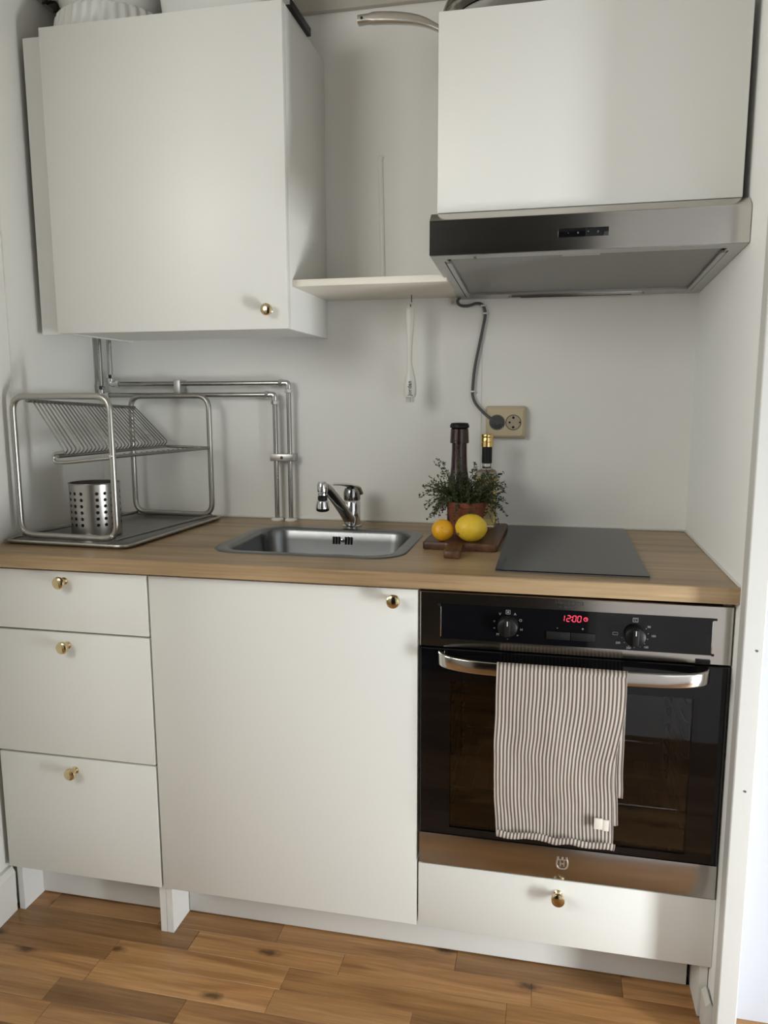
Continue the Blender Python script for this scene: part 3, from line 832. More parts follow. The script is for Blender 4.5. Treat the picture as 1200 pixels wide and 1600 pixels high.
# underside border
for nm, x0, x1, y0, y1 in (('front_border', HX0, HX1, 0.0868, 0.118), ('rear_border', HX0 + 0.03, HX1 - 0.03, 0.522, YB - 0.002), ('side_border', HX0, HX0 + 0.03, 0.118, YB - 0.002), ('side_border', HX1 - 0.03, HX1, 0.118, YB - 0.002)):
    bm = new(); prism(bm, [(y0, zb(y0)), (y1, zb(y1)), (y1, zb(y1) + 0.013), (y0, zb(y0) + 0.013)], x0, x1, 'X'); obj(nm, bm, MSTEEL2, hd)
bm = new(); prism(bm, [(0.1195, zb(.1195) + .005), (0.521, zb(.521) + .005), (0.521, zb(.521) + 0.0115), (0.1195, zb(.1195) + 0.0115)], HX0 + 0.0335, HX1 - 0.0335, 'X'); obj('filter_panel', bm, MFILT, hd)
for x in (HX0 + 0.0255, HX1 - 0.0345):
    bm = new(); prism(bm, [(0.150, zb(.150) - .0015), (0.535, zb(.535) - .0015), (0.535, zb(.535) + 0.004), (0.150, zb(.150) + 0.004)], x, x + 0.009, 'X'); obj('side_rail', bm, MSTEEL2, hd)
for x in (HX0 + 0.0225, HX1 - 0.0255):
    bm = new(); prism(bm, [(0.14, zb(.14) - .0008), (0.54, zb(.54) - .0008), (0.54, zb(.54) + 0.004), (0.14, zb(.14) + 0.004)], x, x + 0.002, 'X'); obj('dark_seam', bm, MBLACK, hd)
obj('filter_latch', bx(0.262, 0.335, 0.1215, 0.140, zb(.13) + .001, zb(.13) + 0.012, bev=0.001), MSTEEL2, hd)
obj('filter_stop', bx(0.0895, 0.0945, 0.1035, 0.122, zb(.11) - .002, zb(.11) + 0.006, bev=0.001), MGREYPL, hd)
bm = new()
poly = [(x, y) for x, y in rrect(0.300, 0.551, 0.165, 0.009, 0.0085, 5)]
prism(bm, poly, zb(.55) - 0.004, zb(.55) + 0.004, 'Z'); obj('lamp_cover', bm, MSTEEL, hd)
obj('lamp_slot', bx(0.165, 0.435, 0.545, 0.549, zb(.55) - 0.005, zb(.55), bev=0.001), MBLACK, hd)
cp = obj('control_panel', bx(0.253, 0.3465, 0.0788, 0.085, 1.5450, 1.5612, bev=0.0006), MBGLASS, hd)
bm = new()
for x, s_ in ((0.272, '-'), (0.290, 'o'), (0.309, '*'), (0.327, '//')):
    textbm(bm, s_, 0.006, (x, 0.0785, 1.5525))
obj('panel_symbols', bm, MMARK, cp, smooth=False)
hc = thing('hood_cabinet', (0.30, 0.33, 1.606), 'white wall cabinet with a flap door above the cooker hood', 'cabinet')
front('door', hc, 0.0155, 0.5835, 1.6065, 1.978, None, y=0.1035)
obj('side_panel', bx(0.0185, 0.034, 0.123, YB - 0.001, 1.6065, 1.976), MWE, hc)
obj('side_panel', bx(0.566, 0.5815, 0.123, YB - 0.001, 1.6065, 1.976), MWE, hc)
obj('top_panel', bx(0.034, 0.566, 0.123, YB - 0.001, 1.960, 1.976), MWE, hc)
obj('back_panel', bx(0.034, 0.566, YB - 0.010, YB - 0.003, 1.61, 1.960), MWE, hc)

# ------------------------------------------------------------------ hood cable, socket
ol = thing('wall_socket', (0.134, YB, 1.135), 'cream double wall socket behind the bottles', 'socket')
bm = new()
lp = []
for ins, y in ((0.0, YB - 0.001), (0.0, YB - 0.010), (0.004, YB - 0.026), (0.008, YB - 0.030)):
    lp.append([(x, y, z) for x, z in rrect(0.1335, 1.1765, 0.0525 - ins, 0.0425 - ins, 0.006, 4)])
loops(bm, lp); obj('casing', bm, MCREAM, ol, angle=25)
for k, x in enumerate((0.112, 0.154)):
    bm = new(); lathe(bm, [(0.0205, 0.0), (0.0205, 0.0012), (0.0180, 0.0012), (0.0180, 0.0006), (0.001, 0.0006)], (x, YB - 0.0298, 1.1765), 32, '-Y'); so_ = obj('socket_face', bm, MCREAM2, ol)
    bm = new(); tube(bm, [(x + 0.0193 * math.cos(2 * PI * q / 40), YB - 0.0312, 1.1765 + 0.0193 * math.sin(2 * PI * q / 40)) for q in range(40)], 0.0009, 6, closed=True); obj('socket_ring', bm, MGREYPL, so_)
    if k == 1:
        for px, pz, rr_ in ((-0.0095, 0, .0027), (0.0165, 0, .002), (0, 0.0125, .0033), (0, -0.0125, .0033)):
            bm = new(); lathe(bm, [(rr_, 0), (rr_, 0.0008), (0.0003, 0.0008)], (x + px, YB - 0.0303, 1.1765 + pz), 12, '-Y'); obj('pin_hole', bm, MBLACK, so_)
cb = thing('hood_cable', (0.045, YB, 1.18), 'dark grey power cable from the hood to the wall socket', 'cable')
yb_ = YB - 0.010
bm = new()
cpts = [(0.012, 0.548, 1.500), (0.004, 0.553, 1.488), (0.010, yb_, 1.4795), (0.030, yb_, 1.478), (0.052, yb_, 1.4835), (0.066, yb_, 1.480), (0.0735, yb_, 1.466), (0.0745, yb_, 1.45), (0.069, yb_, 1.42), (0.058, yb_, 1.365), (0.049, yb_, 1.315),
        (0.0445, yb_, 1.262), (0.046, yb_, 1.242), (0.056, yb_ - .005, 1.222), (0.078, YB - .03, 1.200), (0.098, YB - .041, 1.185), (0.111, YB - .0415, 1.1765)]
tube(bm, spline(cpts, 6), 0.0038, 10); obj('cord', bm, MCABLE, cb, angle=60)
bm = new(); lathe(bm, [(0.0178, 0.0), (0.0178, 0.003), (0.0150, 0.006), (0.0085, 0.009), (0.006, 0.012)], (0.112, YB - 0.0295, 1.1765), 28, '-Y'); obj('plug', bm, MCABLE, cb)
for x, z in ((0.0685, 1.4775), (0.0745, 1.458), (0.0445, 1.257)):
    bm = new(); box(bm, x - 0.0058, x + 0.0058, yb_ - 0.005, YB - 0.0005, z - 0.0022, z + 0.0022, bev=0.0015); box(bm, x + 0.005, x + 0.0095, yb_ + 0.001, YB - 0.0005, z - 0.0018, z + 0.0018, bev=0.0006)
    obj('cable_clip', bm, MWPL, cb)
bm = new(); box(bm, -0.024, -0.002, YB - 0.003, YB - 0.0005, 1.481, 1.497, bev=0.001); bk = tag(obj('wall_bracket', bm, MWPL, origin=(-0.013, YB, 1.481)), 'tiny white bracket under the left end of the hood', 'bracket')
bm = new(); lathe(bm, [(0.0045, 0), (0.004, 0.0012), (0.0005, 0.0016)], (-0.0125, YB - 0.003, 1.489), 12, '-Y'); obj('screw', bm, MSTEEL2, bk)

# ------------------------------------------------------------------ hob
hb = thing('induction_hob', (0.297, 0.293, 0.8974), 'narrow black glass hob set in the worktop', 'hob')
bm = new(); prism(bm, rrect(0.2975, 0.2925, 0.1475, 0.2715, 0.004, 3), 0.8976, 0.9022, 'Z'); obj('glass_plate', bm, MHOB, hb, angle=20)
bm = new(); prism(bm, rrect(0.2975, 0.2925, 0.1480, 0.2720, 0.004, 3), 0.8975, 0.9000, 'Z'); obj('rim', bm, MGREYPL, hb, angle=20)

# ------------------------------------------------------------------ cutting board and what stands on it
bd = thing('cutting_board', (0.056, 0.36, 0.8974), 'dark acacia cutting board with a short handle', 'cutting board')
P = [(-0.030, 0.215), (0.030, 0.212), (0.034, 0.196), (0.030, 0.125), (0.068, 0.122), (0.064, 0.196), (0.070, 0.211), (0.140, 0.208), (0.148, 0.512), (-0.020, 0.516)]
PP = fillet([(x, y, 0) for x, y in P], 0.010, 4, closed=True)
bm = new()
c0 = Vector((0.056, 0.33, 0))
def bl(sc, z): return [(c0.x + (p.x - c0.x) * (1 - sc / 0.1 * 0.9), c0.y + (p.y - c0.y) * (1 - sc / 0.16 * 0.9), z) for p in PP]
loops(bm, [bl(0.002, 0.8977), bl(0.0, 0.900), bl(0.0, 0.9125), bl(0.002, 0.915)])
obj('board', bm, MBOARD, bd, angle=50)
BT = 0.9150
def fruit(name, label, m, c, a, b, tilt, cat):
    t = thing(name, (c[0], c[1], BT), label, cat, 'yellow citrus fruit on the cutting board')
    bm = new(); n = 28; Ls = []
    for i in range(1, n):
        u = PI * i / n
        h = -math.cos(u) * a; r = math.sin(u) * b
        if name == 'lemon':
            h += math.copysign(max(0, abs(math.cos(u)) - 0.95) * a * 0.9, h)
        Ls.append([(h, r * math.cos(q), r * math.sin(q)) for q in [2 * PI * k / n for k in range(n)]])
    loops(bm, Ls)
    bmesh.ops.rotate(bm, verts=bm.verts[:], cent=(0, 0, 0), matrix=Matrix.Rotation(tilt, 3, 'Z') @ Matrix.Rotation(0.15, 3, 'Y'))
    for v in bm.verts:
        d_ = noise.noise(v.co * 60) * 0.0009; v.co += v.co.normalized() * d_
    zmin = min(v.co.z for v in bm.verts)
    bmesh.ops.translate(bm, verts=bm.verts[:], vec=(c[0], c[1], BT - zmin + 0.0002))
    obj('peel', bm, m, t, angle=80)
    return t, -zmin
t1, r1 = fruit('lemon', 'large pale yellow lemon lying on the front of the board', MLEMON, (0.079, 0.240), 0.0365, 0.0318, 0.40, 'lemon')
bm = new(); lathe(bm, [(0.0028, 0), (0.0022, 0.0012), (0.0005, 0.0014)], (0.0795 - 0.0275, 0.240 - 0.0215, BT + 0.021), 10, '-Y'); obj('stem_scar', bm, MSTEM, t1)
t2, r2_ = fruit('small_lemon', 'small round orange yellow citrus fruit beside the lemon', MMANDA, (0.014, 0.236), 0.0262, 0.0250, 1.2, 'citrus fruit')
bm = new(); lathe(bm, [(0.0016, 0), (0.0012, 0.0008), (0.0003, 0.001)], (0.016, 0.236 - 0.0228, BT + 0.034), 10, '-Y'); obj('stem_scar', bm, MSTEM, t2)

pm = thing('pepper_mill', (0.025, 0.452, BT), 'tall dark red bottle shaped mill with a black cap, behind the herb pot', 'pepper mill')
bm = new(); lathe(bm, [(0.029, 0), (0.030, 0.004), (0.030, 0.09), (0.0265, 0.115), (0.0225, 0.135), (0.0205, 0.155), (0.0193, 0.188), (0.0190, 0.2125)], (0.025, 0.452, BT), 32); obj('body', bm, MMILL, pm, angle=50)
bm = new(); lathe(bm, [(0.0232, 0.2125), (0.0240, 0.2135), (0.0222, 0.248), (0.0190, 0.2490)], (0.025, 0.452, BT), 32); obj('collar', bm, MMILL, pm, angle=40)
bm = new()
Ls = []
for r, h in ((0.0195, 0.2492), (0.0235, 0.2515), (0.0238, 0.2555), (0.0215, 0.2610), (0.0195, 0.2630), (0.010, 0.2636)):
    Ls.append([(0.025 + r * (1 + 0.03 * math.cos(16 * a)) * math.cos(a), 0.452 + r * (1 + 0.03 * math.cos(16 * a)) * math.sin(a), BT + h) for a in [2 * PI * k / 64 for k in range(64)]])
loops(bm, Ls); obj('cap', bm, MBLACK, pm, angle=50)

bo = thing('oil_bottle', (0.094, 0.462, BT), 'clear square glass bottle with a gold screw cap and black neck foil', 'bottle')
bxc, byc = 0.094, 0.462
def sq(h, z, r): return [(x, y, BT + z) for x, y in rrect(bxc, byc, h, h, r, 5)]
bm = new()
loops(bm, [sq(0.024, 0.0005, .006), sq(0.0265, 0.003, .006), sq(0.0265, 0.130, .006), sq(0.0255, 0.139, .008), sq(0.021, 0.1445, .012), sq(0.0130, 0.1475, .0125), sq(0.0108, 0.152, .0105), sq(0.0108, 0.200, .0105)], cap1=True)
obj('glass_body', bm, MGLASS, bo, angle=50)
bm = new()
loops(bm, [sq(0.0230, 0.007, .005), sq(0.0245, 0.009, .005), sq(0.0245, 0.128, .005), sq(0.0235, 0.1285, .006)])
obj('oil', bm, MLIQ, bo, angle=50)
lb = obj('label', bx(bxc - 0.020, bxc + 0.020, byc - 0.0272, byc - 0.0267, BT + 0.022, BT + 0.095), MWINE, bo)
bm = new(); lathe(bm, [(0.0113, 0.161), (0.0130, 0.162), (0.0130, 0.2025), (0.0113, 0.203)], (bxc, byc, BT), 28); obj('neck_foil', bm, MBLACK, bo)
bm = new(); lathe(bm, [(0.0135, 0.203), (0.0155, 0.2035), (0.0155, 0.214), (0.0148, 0.2148), (0.0148, 0.2158), (0.0155, 0.2166), (0.0155, 0.2245), (0.0150, 0.2260), (0.0150, 0.2268), (0.0155, 0.2276), (0.0155, 0.2330), (0.0145, 0.2350), (0.001, 0.2352)], (bxc, byc, BT), 32); obj('screw_cap', bm, MGOLD, bo)

hp = thing('potted_thyme', (0.056, 0.345, BT), 'bushy thyme plant in a terracotta pot on the cutting board', 'potted plant')
pc = (0.056, 0.345, BT)
bm = new(); lathe(bm, [(0.0335, 0.0), (0.034, 0.002), (0.0465, 0.066), (0.0482, 0.067), (0.0500, 0.0785), (0.0492, 0.080), (0.0455, 0.079), (0.0435, 0.068), (0.002, 0.067)], pc, 40); obj('pot', bm, MTERRA, hp, angle=40)
bm = new(); lathe(bm, [(0.0430, 0.066), (0.043, 0.071), (0.03, 0.0735), (0.002, 0.0745)], pc, 24); obj('soil', bm, MSOIL, hp)
stems, leaves = new(), new()
rg = random.Random(5)
def leaf(p, d, ln, wd_):
    if math.hypot(p.x - 0.025, p.y - 0.452) < 0.040 or (abs(p.x - 0.094) < 0.036 and abs(p.y - 0.462) < 0.036): return
    d = d.normalized(); sd = d.cross(Vector((rg.uniform(-1, 1), rg.uniform(-1, 1), rg.uniform(-1, 1)))).normalized()
    up = d.cross(sd) * wd_ * 0.35
    a, b, c_, e = p, p + d * ln * .5 + sd * wd_, p + d * ln, p + d * ln * .5 - sd * wd_
    m_ = p + d * ln * 0.5 + up
    vs = [leaves.verts.new(q) for q in (a, b, c_, e, m_)]
    for i, j in ((0, 1), (1, 2), (2, 3), (3, 0)): leaves.faces.new((vs[i], vs[j], vs[4]))
for i in range(230):
    ang = rg.uniform(0, 2 * PI); rad = 0.036 * math.sqrt(rg.random())
    p = Vector((pc[0] + rad * math.cos(ang), pc[1] + rad * math.sin(ang), BT + 0.072))
    out = rg.uniform(0.15, 1.0)
    d_ = Vector((math.cos(ang) * out, math.sin(ang) * out * (0.75 if math.sin(ang) < 0 else 0.35), rg.uniform(0.55, 1.1))).normalized()
    ln = rg.uniform(0.040, 0.092)
    droop = rg.uniform(0.0, 2.6) * out
    pts = [p]; n_ = 9
    for k in range(n_):
        d_ = (d_ + Vector((rg.uniform(-.16, .16), rg.uniform(-.16, .16), -droop * 0.16 + rg.uniform(-.1, .1)))).normalized()
        pts.append(pts[-1] + d_ * ln / n_)
    tube(stems, pts, 0.0005, 4)
    for k in range(1, len(pts)):
        for q in range(rg.choice((2, 2, 3))):
            v = Vector((rg.uniform(-1, 1), rg.uniform(-1, 1), rg.uniform(-.5, 1)))
            leaf(pts[k] + (pts[k - 1] - pts[k]) * rg.random(), v + d_ * 0.6, rg.uniform(0.005, 0.0095), rg.uniform(0.0014, 0.0028))
# long straggling sprigs
for tip in ((-0.012, 0.34, 1.095), (-0.018, 0.33, 1.085), (-0.045, 0.31, 1.03), (-0.052, 0.30, 1.005), (-0.040, 0.30, 0.985), (-0.030, 0.29, 0.955), (0.150, 0.31, 1.025), (0.142, 0.33, 1.065), (0.135, 0.30, 1.000), (0.024, 0.395, 1.135), (-0.02, 0.30, 0.965), (0.128, 0.31, 0.985), (0.033, 0.36, 1.09), (0.075, 0.35, 1.085)):
    p0 = Vector((pc[0] + (tip[0] - pc[0]) * 0.4, pc[1] + (tip[1] - pc[1]) * .4, BT + 0.076)); tp = Vector(tip)
    mid = (p0 + tp) / 2 + Vector((0, 0, 0.022))
    pts = spline([p0, mid, tp], 6)
    tube(stems, pts, 0.0006, 4)
    for k in range(2, len(pts)):
        for q in range(3):
            v = Vector((rg.uniform(-1, 1), rg.uniform(-1, 1), rg.uniform(-.5, 1)))
            leaf(pts[k] + Vector((rg.uniform(-.003, .003), rg.uniform(-.003, .003), rg.uniform(-.003, .003))), v, rg.uniform(0.005, 0.0095), rg.uniform(0.0015, 0.0030))
obj('stems', stems, MSTEM, hp)['kind'] = 'stuff'
obj('leaves', leaves, MLEAF, hp, smooth=False)['kind'] = 'stuff'

# ------------------------------------------------------------------ oven
ov = thing('built_in_oven', (0.298, 0.28, 0.262), 'built-in steel and black glass oven with a red clock display', 'oven')
OX0, OX1 = 0.0025, 0.5935
# fascia: steel frame with the black panel set in
bm = new()
PX0, PX1, PZ0, PZ1 = 0.0435, 0.5590, 0.7600, 0.8325
def fr4(bm, x0, x1, z0, z1, ix0, ix1, iz0, iz1, y0, y1):
    def rg4(a, b, c_, d_, y): return [(a, y, c_), (b, y, c_), (b, y, d_), (a, y, d_)]
    loops(bm, [rg4(ix0, ix1, iz0, iz1, y1), rg4(x0, x1, z0, z1, y1), rg4(x0, x1, z0, z1, y0 + .0015), rg4(x0 + .0015, x1 - .0015, z0 + .0015, z1 - .0015, y0), rg4(ix0, ix1, iz0, iz1, y0), rg4(ix0, ix1, iz0, iz1, y1)], cap0=False, cap1=False)
    bmesh.ops.remove_doubles(bm, verts=bm.verts[:], dist=1e-6)
fr4(bm, OX0, OX1, 0.7415, 0.8560, PX0, PX1, PZ0, PZ1, -0.002, 0.022)
fas = obj('fascia', bm, MSTEEL, ov, angle=20)
pan = obj('control_panel', bx(PX0, PX1, -0.0008, 0.02, PZ0, PZ1), MBGLASS, ov)
for x in (PX0 + 0.0002, PX1 - 0.0022):
    obj('panel_edge', bx(x, x + 0.002, -0.0025, 0.0, PZ0 + 0.004, PZ1 - 0.006, bev=0.0004), MCHROME, ov)
obj('panel_catch', bx(PX1 - 0.001, PX1 + 0.006, -0.003, 0.001, PZ1 - 0.0045, PZ1 - 0.0005), MBLACK, ov)
obj('panel_catch', bx(PX1 - 0.001, PX1 + 0.004, -0.003, 0.001, PZ0 - 0.001, PZ0 + 0.003), MBLACK, ov)
obj('panel_catch', bx(PX0 - 0.005, PX0 + 0.001, -0.003, 0.001, PZ1 - 0.0045, PZ1 - 0.0005), MBLACK, ov)
obj('door_latch', bx(0.531, 0.557, -0.006, 0.001, 0.7425, 0.7515, bev=0.001), MBLACK, ov)
bm = new(); textbm(bm, 'Husqvarna', 0.0125, (0.2960, -0.0022, 0.8480), sx=1.0); obj('brand_lettering', bm, MTXT, fas, smooth=False)
bm = new(); textbm(bm, 'Electrolux', 0.0060, (0.2985, -0.0022, 0.8385)); box(bm, 0.2775, 0.2805, -0.0024, -0.002, 0.8370, 0.8400); obj('small_lettering', bm, MTXT, fas, smooth=False)
# knobs
def dial(x, z):
    bm = new()
    lathe(bm, [(0.0205, 0.0), (0.0200, 0.012), (0.0190, 0.016), (0.0175, 0.0175), (0.001, 0.0178)], (x, -0.0008, z), 40, '-Y')
    k = obj('dial', bm, simple('dial_black', (0.008, 0.008, 0.008), 0.35, spec=0.25), ov, angle=50)
    obj('grip', bx(x - 0.006, x + 0.006, -0.0235, -0.0175, z - 0.0165, z + 0.0165, bev=0.002), MBLACK, k)
    obj('pointer', bx(x - 0.0007, x + 0.0007, -0.0240, -0.0233, z + 0.005, z + 0.0145), MWPL, k)
dial(0.1785, 0.7945); dial(0.4195, 0.7905)
bm = new()
def mk(x, z, w_, h_): box(bm, x - w_ / 2, x + w_ / 2, -0.0012, -0.0007, z - h_ / 2, z + h_ / 2)
def boxmk(x, z, w_, h_, t=0.0007):
    mk(x, z + h_ / 2, w_, t); mk(x, z - h_ / 2, w_, t); mk(x - w_ / 2, z, t, h_); mk(x + w_ / 2, z, t, h_)
cx0, cz0 = 0.1785, 0.7945
boxmk(cx0, cz0 + 0.0275, 0.008, 0.0075); mk(cx0, cz0 + 0.0275, 0.003, 0.003)
for a, s_ in ((60, 'A'), (25, 'O'), (-15, 'H'), (-45, '='), (-90, '-'), (-135, 'M'), (-165, '='), (165, '='), (125, 'V')):
    r_ = 0.0275
    textbm(bm, s_, 0.0072, (cx0 + r_ * math.cos(math.radians(a)), -0.0010, cz0 + r_ * math.sin(math.radians(a))), ext=0.0001)
cx0, cz0 = 0.4195, 0.7905
boxmk(cx0, cz0 + 0.030, 0.009, 0.0075); textbm(bm, 'C', 0.006, (cx0, -0.001, cz0 + 0.030), ext=0.0001)
for a, s_, r_ in ((38, '50', 0.032), (0, '100', 0.034), (-50, '150', 0.033), (-110, '200', 0.031), (-148, '250', 0.036)):
    textbm(bm, s_, 0.0058, (cx0 + r_ * math.cos(math.radians(a)), -0.0010, cz0 + r_ * math.sin(math.radians(a)) * 0.9), ext=0.0001)
boxmk(cx0 - 0.036, cz0 + 0.001, 0.009, 0.005)
for a in range(-165, 60, 25):
    mk(cx0 + 0.0245 * math.cos(math.radians(a)), cz0 + 0.0245 * math.sin(math.radians(a)), 0.0013, 0.0013)
textbm(bm, '-', 0.009, (0.2745, -0.001, 0.7960), ext=0.0001); textbm(bm, '+', 0.009, (0.3225, -0.001, 0.7960), ext=0.0001)
obj('panel_markings', bm, MMARK, pan, smooth=False)
bm = new()
for x0, x1 in ((0.2535, 0.2990), (0.3005, 0.3460)): box(bm, x0, x1, -0.0035, -0.0005, 0.7725, 0.7885, bev=0.001)
obj('clock_buttons', bm, MBLACK, pan)
# seven-segment clock 12:00
bm = new()
SEG = {'0': 'abcdef', '1': 'bc', '2': 'abged'}
def digit(ch_, x, z, w_=0.0062, h_=0.0118, t=0.0011):
    sh_ = lambda zz: (zz - z) * 0.10
    def hseg(zz): box(bm, x - w_ / 2 + t * .7 + sh_(zz), x + w_ / 2 - t * .7 + sh_(zz), -0.0013, -0.0007, zz - t / 2, zz + t / 2)
    def vseg(xx, z0, z1):
        zz = (z0 + z1) / 2; box(bm, xx - t / 2 + sh_(zz), xx + t / 2 + sh_(zz), -0.0013, -0.0007, z0 + t * .6, z1 - t * .6)
    s_ = SEG[ch_]
    if 'a' in s_: hseg(z + h_ / 2)
    if 'g' in s_: hseg(z)
    if 'd' in s_: hseg(z - h_ / 2)
    if 'f' in s_: vseg(x - w_ / 2, z, z + h_ / 2)
    if 'b' in s_: vseg(x + w_ / 2, z, z + h_ / 2)
    if 'e' in s_: vseg(x - w_ / 2, z - h_ / 2, z)
    if 'c' in s_: vseg(x + w_ / 2, z - h_ / 2, z)
ZD = 0.8160
digit('1', 0.2840, ZD); digit('2', 0.2950, ZD); digit('0', 0.3060, ZD); digit('0', 0.3155, ZD)
for dz in (-0.003, 0.003): box(bm, 0.3001, 0.3013, -0.0013, -0.0007, ZD + dz - 0.0006, ZD + dz + 0.0006)
tube(bm, [(0.3275 + 0.0036 * math.cos(2 * PI * k / 20), -0.001, ZD + 0.0036 * math.sin(2 * PI * k / 20)) for k in range(20)], 0.0005, 5, closed=True)
box(bm, 0.3272, 0.3279, -0.0013, -0.0007, ZD - 0.0002, ZD + 0.0024); box(bm, 0.3272, 0.3294, -0.0013, -0.0007, ZD - 0.0004, ZD + 0.0004)
obj('clock_digits', bm, MRED, pan, smooth=False)['label'] = 'red glowing digits 12:00 and clock symbol'
# door
bm = new(); WX0, WX1, WZ0, WZ1 = 0.066, 0.532, 0.350, 0.672
fr4(bm, OX0 + .001, OX1 - .001, 0.3335, 0.7385, WX0, WX1, WZ0, WZ1, -0.003, 0.018)
dr = obj('door', bm, MBGLASS, ov, angle=20)
obj('door_pane', bx(WX0, WX1, 0.000, 0.004, WZ0, WZ1), MPANE, dr)
st = obj('door_trim', bx(OX0, OX1, -0.003, 0.018, 0.2625, 0.3325, bev=0.001), brushed('oven_trim_steel', (0.40, 0.385, 0.365), 0.22, scale=(2, 700, 700), amount=0.05), dr)
# emblem: shield with crown points and an H
bm = new(); ez = 0.3005; ex_ = 0.2990; ey = -0.0040
ol_ = [(-0.0085, 0.009), (-0.0105, 0.003), (-0.0105, -0.006), (-0.007, -0.0115), (0, -0.0125), (0.007, -0.0115), (0.0105, -0.006), (0.0105, 0.003), (0.0085, 0.009)]
tube(bm, spline([(ex_ + x, ey, ez + z) for x, z in ol_], 4), 0.0016, 6)
tube(bm, [(ex_ - 0.0085, ey, ez + 0.008), (ex_ - 0.004, ey, ez + 0.0065), (ex_, ey, ez + 0.008), (ex_ + 0.004, ey, ez + 0.0065), (ex_ + 0.0085, ey, ez + 0.008)], 0.0015, 6)
for x in (-0.0085, 0, 0.0085): box(bm, ex_ + x - 0.0021, ex_ + x + 0.0021, ey - 0.001, ey + 0.001, ez + 0.008, ez + 0.0135, bev=0.0006)
box(bm, ex_ - 0.0048, ex_ - 0.0026, ey - 0.001, ey + 0.001, ez - 0.007, ez + 0.004); box(bm, ex_ + 0.0026, ex_ + 0.0048, ey - 0.001, ey + 0.001, ez - 0.007, ez + 0.004)
box(bm, ex_ - 0.003, ex_ + 0.003, ey - 0.001, ey + 0.001, ez - 0.0025, ez - 0.0003)
obj('emblem', bm, simple('emblem_silver', (0.62, 0.60, 0.57), 0.3, 0.8), st)
# handle: flat bowed bar
hpth = spline([(0.0445, -0.004, 0.7240), (0.0465, -0.020, 0.7240), (0.062, -0.036, 0.7235), (0.100, -0.049, 0.7225), (0.160, -0.055, 0.7220), (0.298, -0.058, 0.7215), (0.436, -0.055, 0.7220), (0.496, -0.049, 0.7225), (0.534, -0.036, 0.7235), (0.5495, -0.020, 0.7240), (0.5515, -0.004, 0.7240)], 6)
bm = new(); Ls = []
for i, p in enumerate(hpth):
    d_ = (hpth[min(i + 1, len(hpth) - 1)] - hpth[max(i - 1, 0)]); d_.z = 0; d_.normalize()
    nn_ = Vector((d_.y, -d_.x, 0))
    Ls.append([p + nn_ * u + Vector((0, 0, v)) for u, v in rrect(0, 0, 0.0042, 0.0135, 0.003, 3)])
loops(bm, Ls); obj('handle', bm, MSTEEL, dr, angle=40)
# cavity
CX0, CX1, CZ0, CZ1, CY = 0.050, 0.546, 0.335, 0.690, 0.42
bm = new(); box(bm, CX0 - .01, CX0, 0.024, CY, CZ0, CZ1); box(bm, CX1, CX1 + .01, 0.024, CY, CZ0, CZ1); box(bm, CX0 - .01, CX1 + .01, 0.024, CY, CZ0 - .01, CZ0); box(bm, CX0 - .01, CX1 + .01, 0.024, CY, CZ1, CZ1 + .01); box(bm, CX0 - .01, CX1 + .01, CY, CY + .01, CZ0 - .01, CZ1 + .01)
obj('cavity', bm, MENAMEL, ov, smooth=False)
for sx, x in ((1, CX0 + 0.006), (-1, CX1 - 0.006)):
    bm = new()
    for y in (0.045, 0.30): tube(bm, [(x, y, CZ0 + 0.02), (x, y, CZ1 - 0.02)], 0.0025, 8)
    for k in range(8):
        z = CZ0 + 0.04 + k * 0.038
        tube(bm, [(x, 0.045, z), (x + sx * 0.010, 0.050, z), (x + sx * 0.010, 0.295, z), (x, 0.30, z)], 0.002, 6)
    obj('side_ladder', bm, MCHROME, ov)
bm = new(); zr = CZ0 + 0.078
for y in (0.052, 0.36): tube(bm, [(CX0 + 0.014, y, zr), (CX1 - 0.014, y, zr)], 0.0025, 8)
for k in range(16):
    x = CX0 + 0.03 + k * (CX1 - CX0 - 0.06) / 15
    tube(bm, [(x, 0.052, zr), (x, 0.36, zr)], 0.0015, 6)
obj('wire_shelf', bm, MCHROME, ov)

# ------------------------------------------------------------------ towel over the oven handle
tw = thing('kitchen_towel', (0.28, -0.07, 0.39), 'brown and white striped kitchen towel hanging over the oven handle', 'towel')
def ribbon(path, xl, xr, nu, amp, seed, u0=0.0, u1=1.0):
    bm = new(); uvl = bm.loops.layers.uv.new('UVMap')
    n = len(path); G = []
    for i, (y, z) in enumerate(path):
        t = i / (n - 1); row = []
        for j in range(nu + 1):
            s_ = j / nu
            x = xl(t) + (xr(t) - xl(t)) * s_
            free = max(0.0, min(1.0, (0.715 - z) / 0.12))
            dy = amp * free * (noise.noise(Vector((x * 16 + seed, z * 5, seed))) * 1.0 + 0.55 * noise.noise(Vector((x * 38, z * 14 + seed, 3))) + 0.35 * noise.noise(Vector((x * 60 + z * 55, z * 60, 9 + seed))))
            row.append(bm.verts.new((x + free * 0.0022 * noise.noise(Vector((s_ * 3, z * 18, seed))), y + dy, z + free * free * 0.004 * noise.noise(Vector((s_ * 7, 1, seed))))))
        G.append(row)
    for i in range(n - 1):
        for j in range(nu):
            f = bm.faces.new((G[i][j], G[i][j + 1], G[i + 1][j + 1], G[i + 1][j]))
            for l, (jj, ii) in zip(f.loops, ((j, i), (j + 1, i), (j + 1, i + 1), (j, i + 1))):
                l[uvl].uv = (u0 + (u1 - u0) * jj / nu, ii / (n - 1))
    return bm
path = []
for k in range(18): path.append((-0.030 - 0.014 * (k / 17), 0.470 + (0.722 - 0.470) * k / 17))
for k in range(7):
    a = PI - PI * (k + 1) / 8
    path.append((-0.0575 + 0.0125 * math.cos(a + PI) * 1.0 if False else -0.0575 - 0.0105 * math.cos(a), 0.7275 + 0.0085 * math.sin(a)))
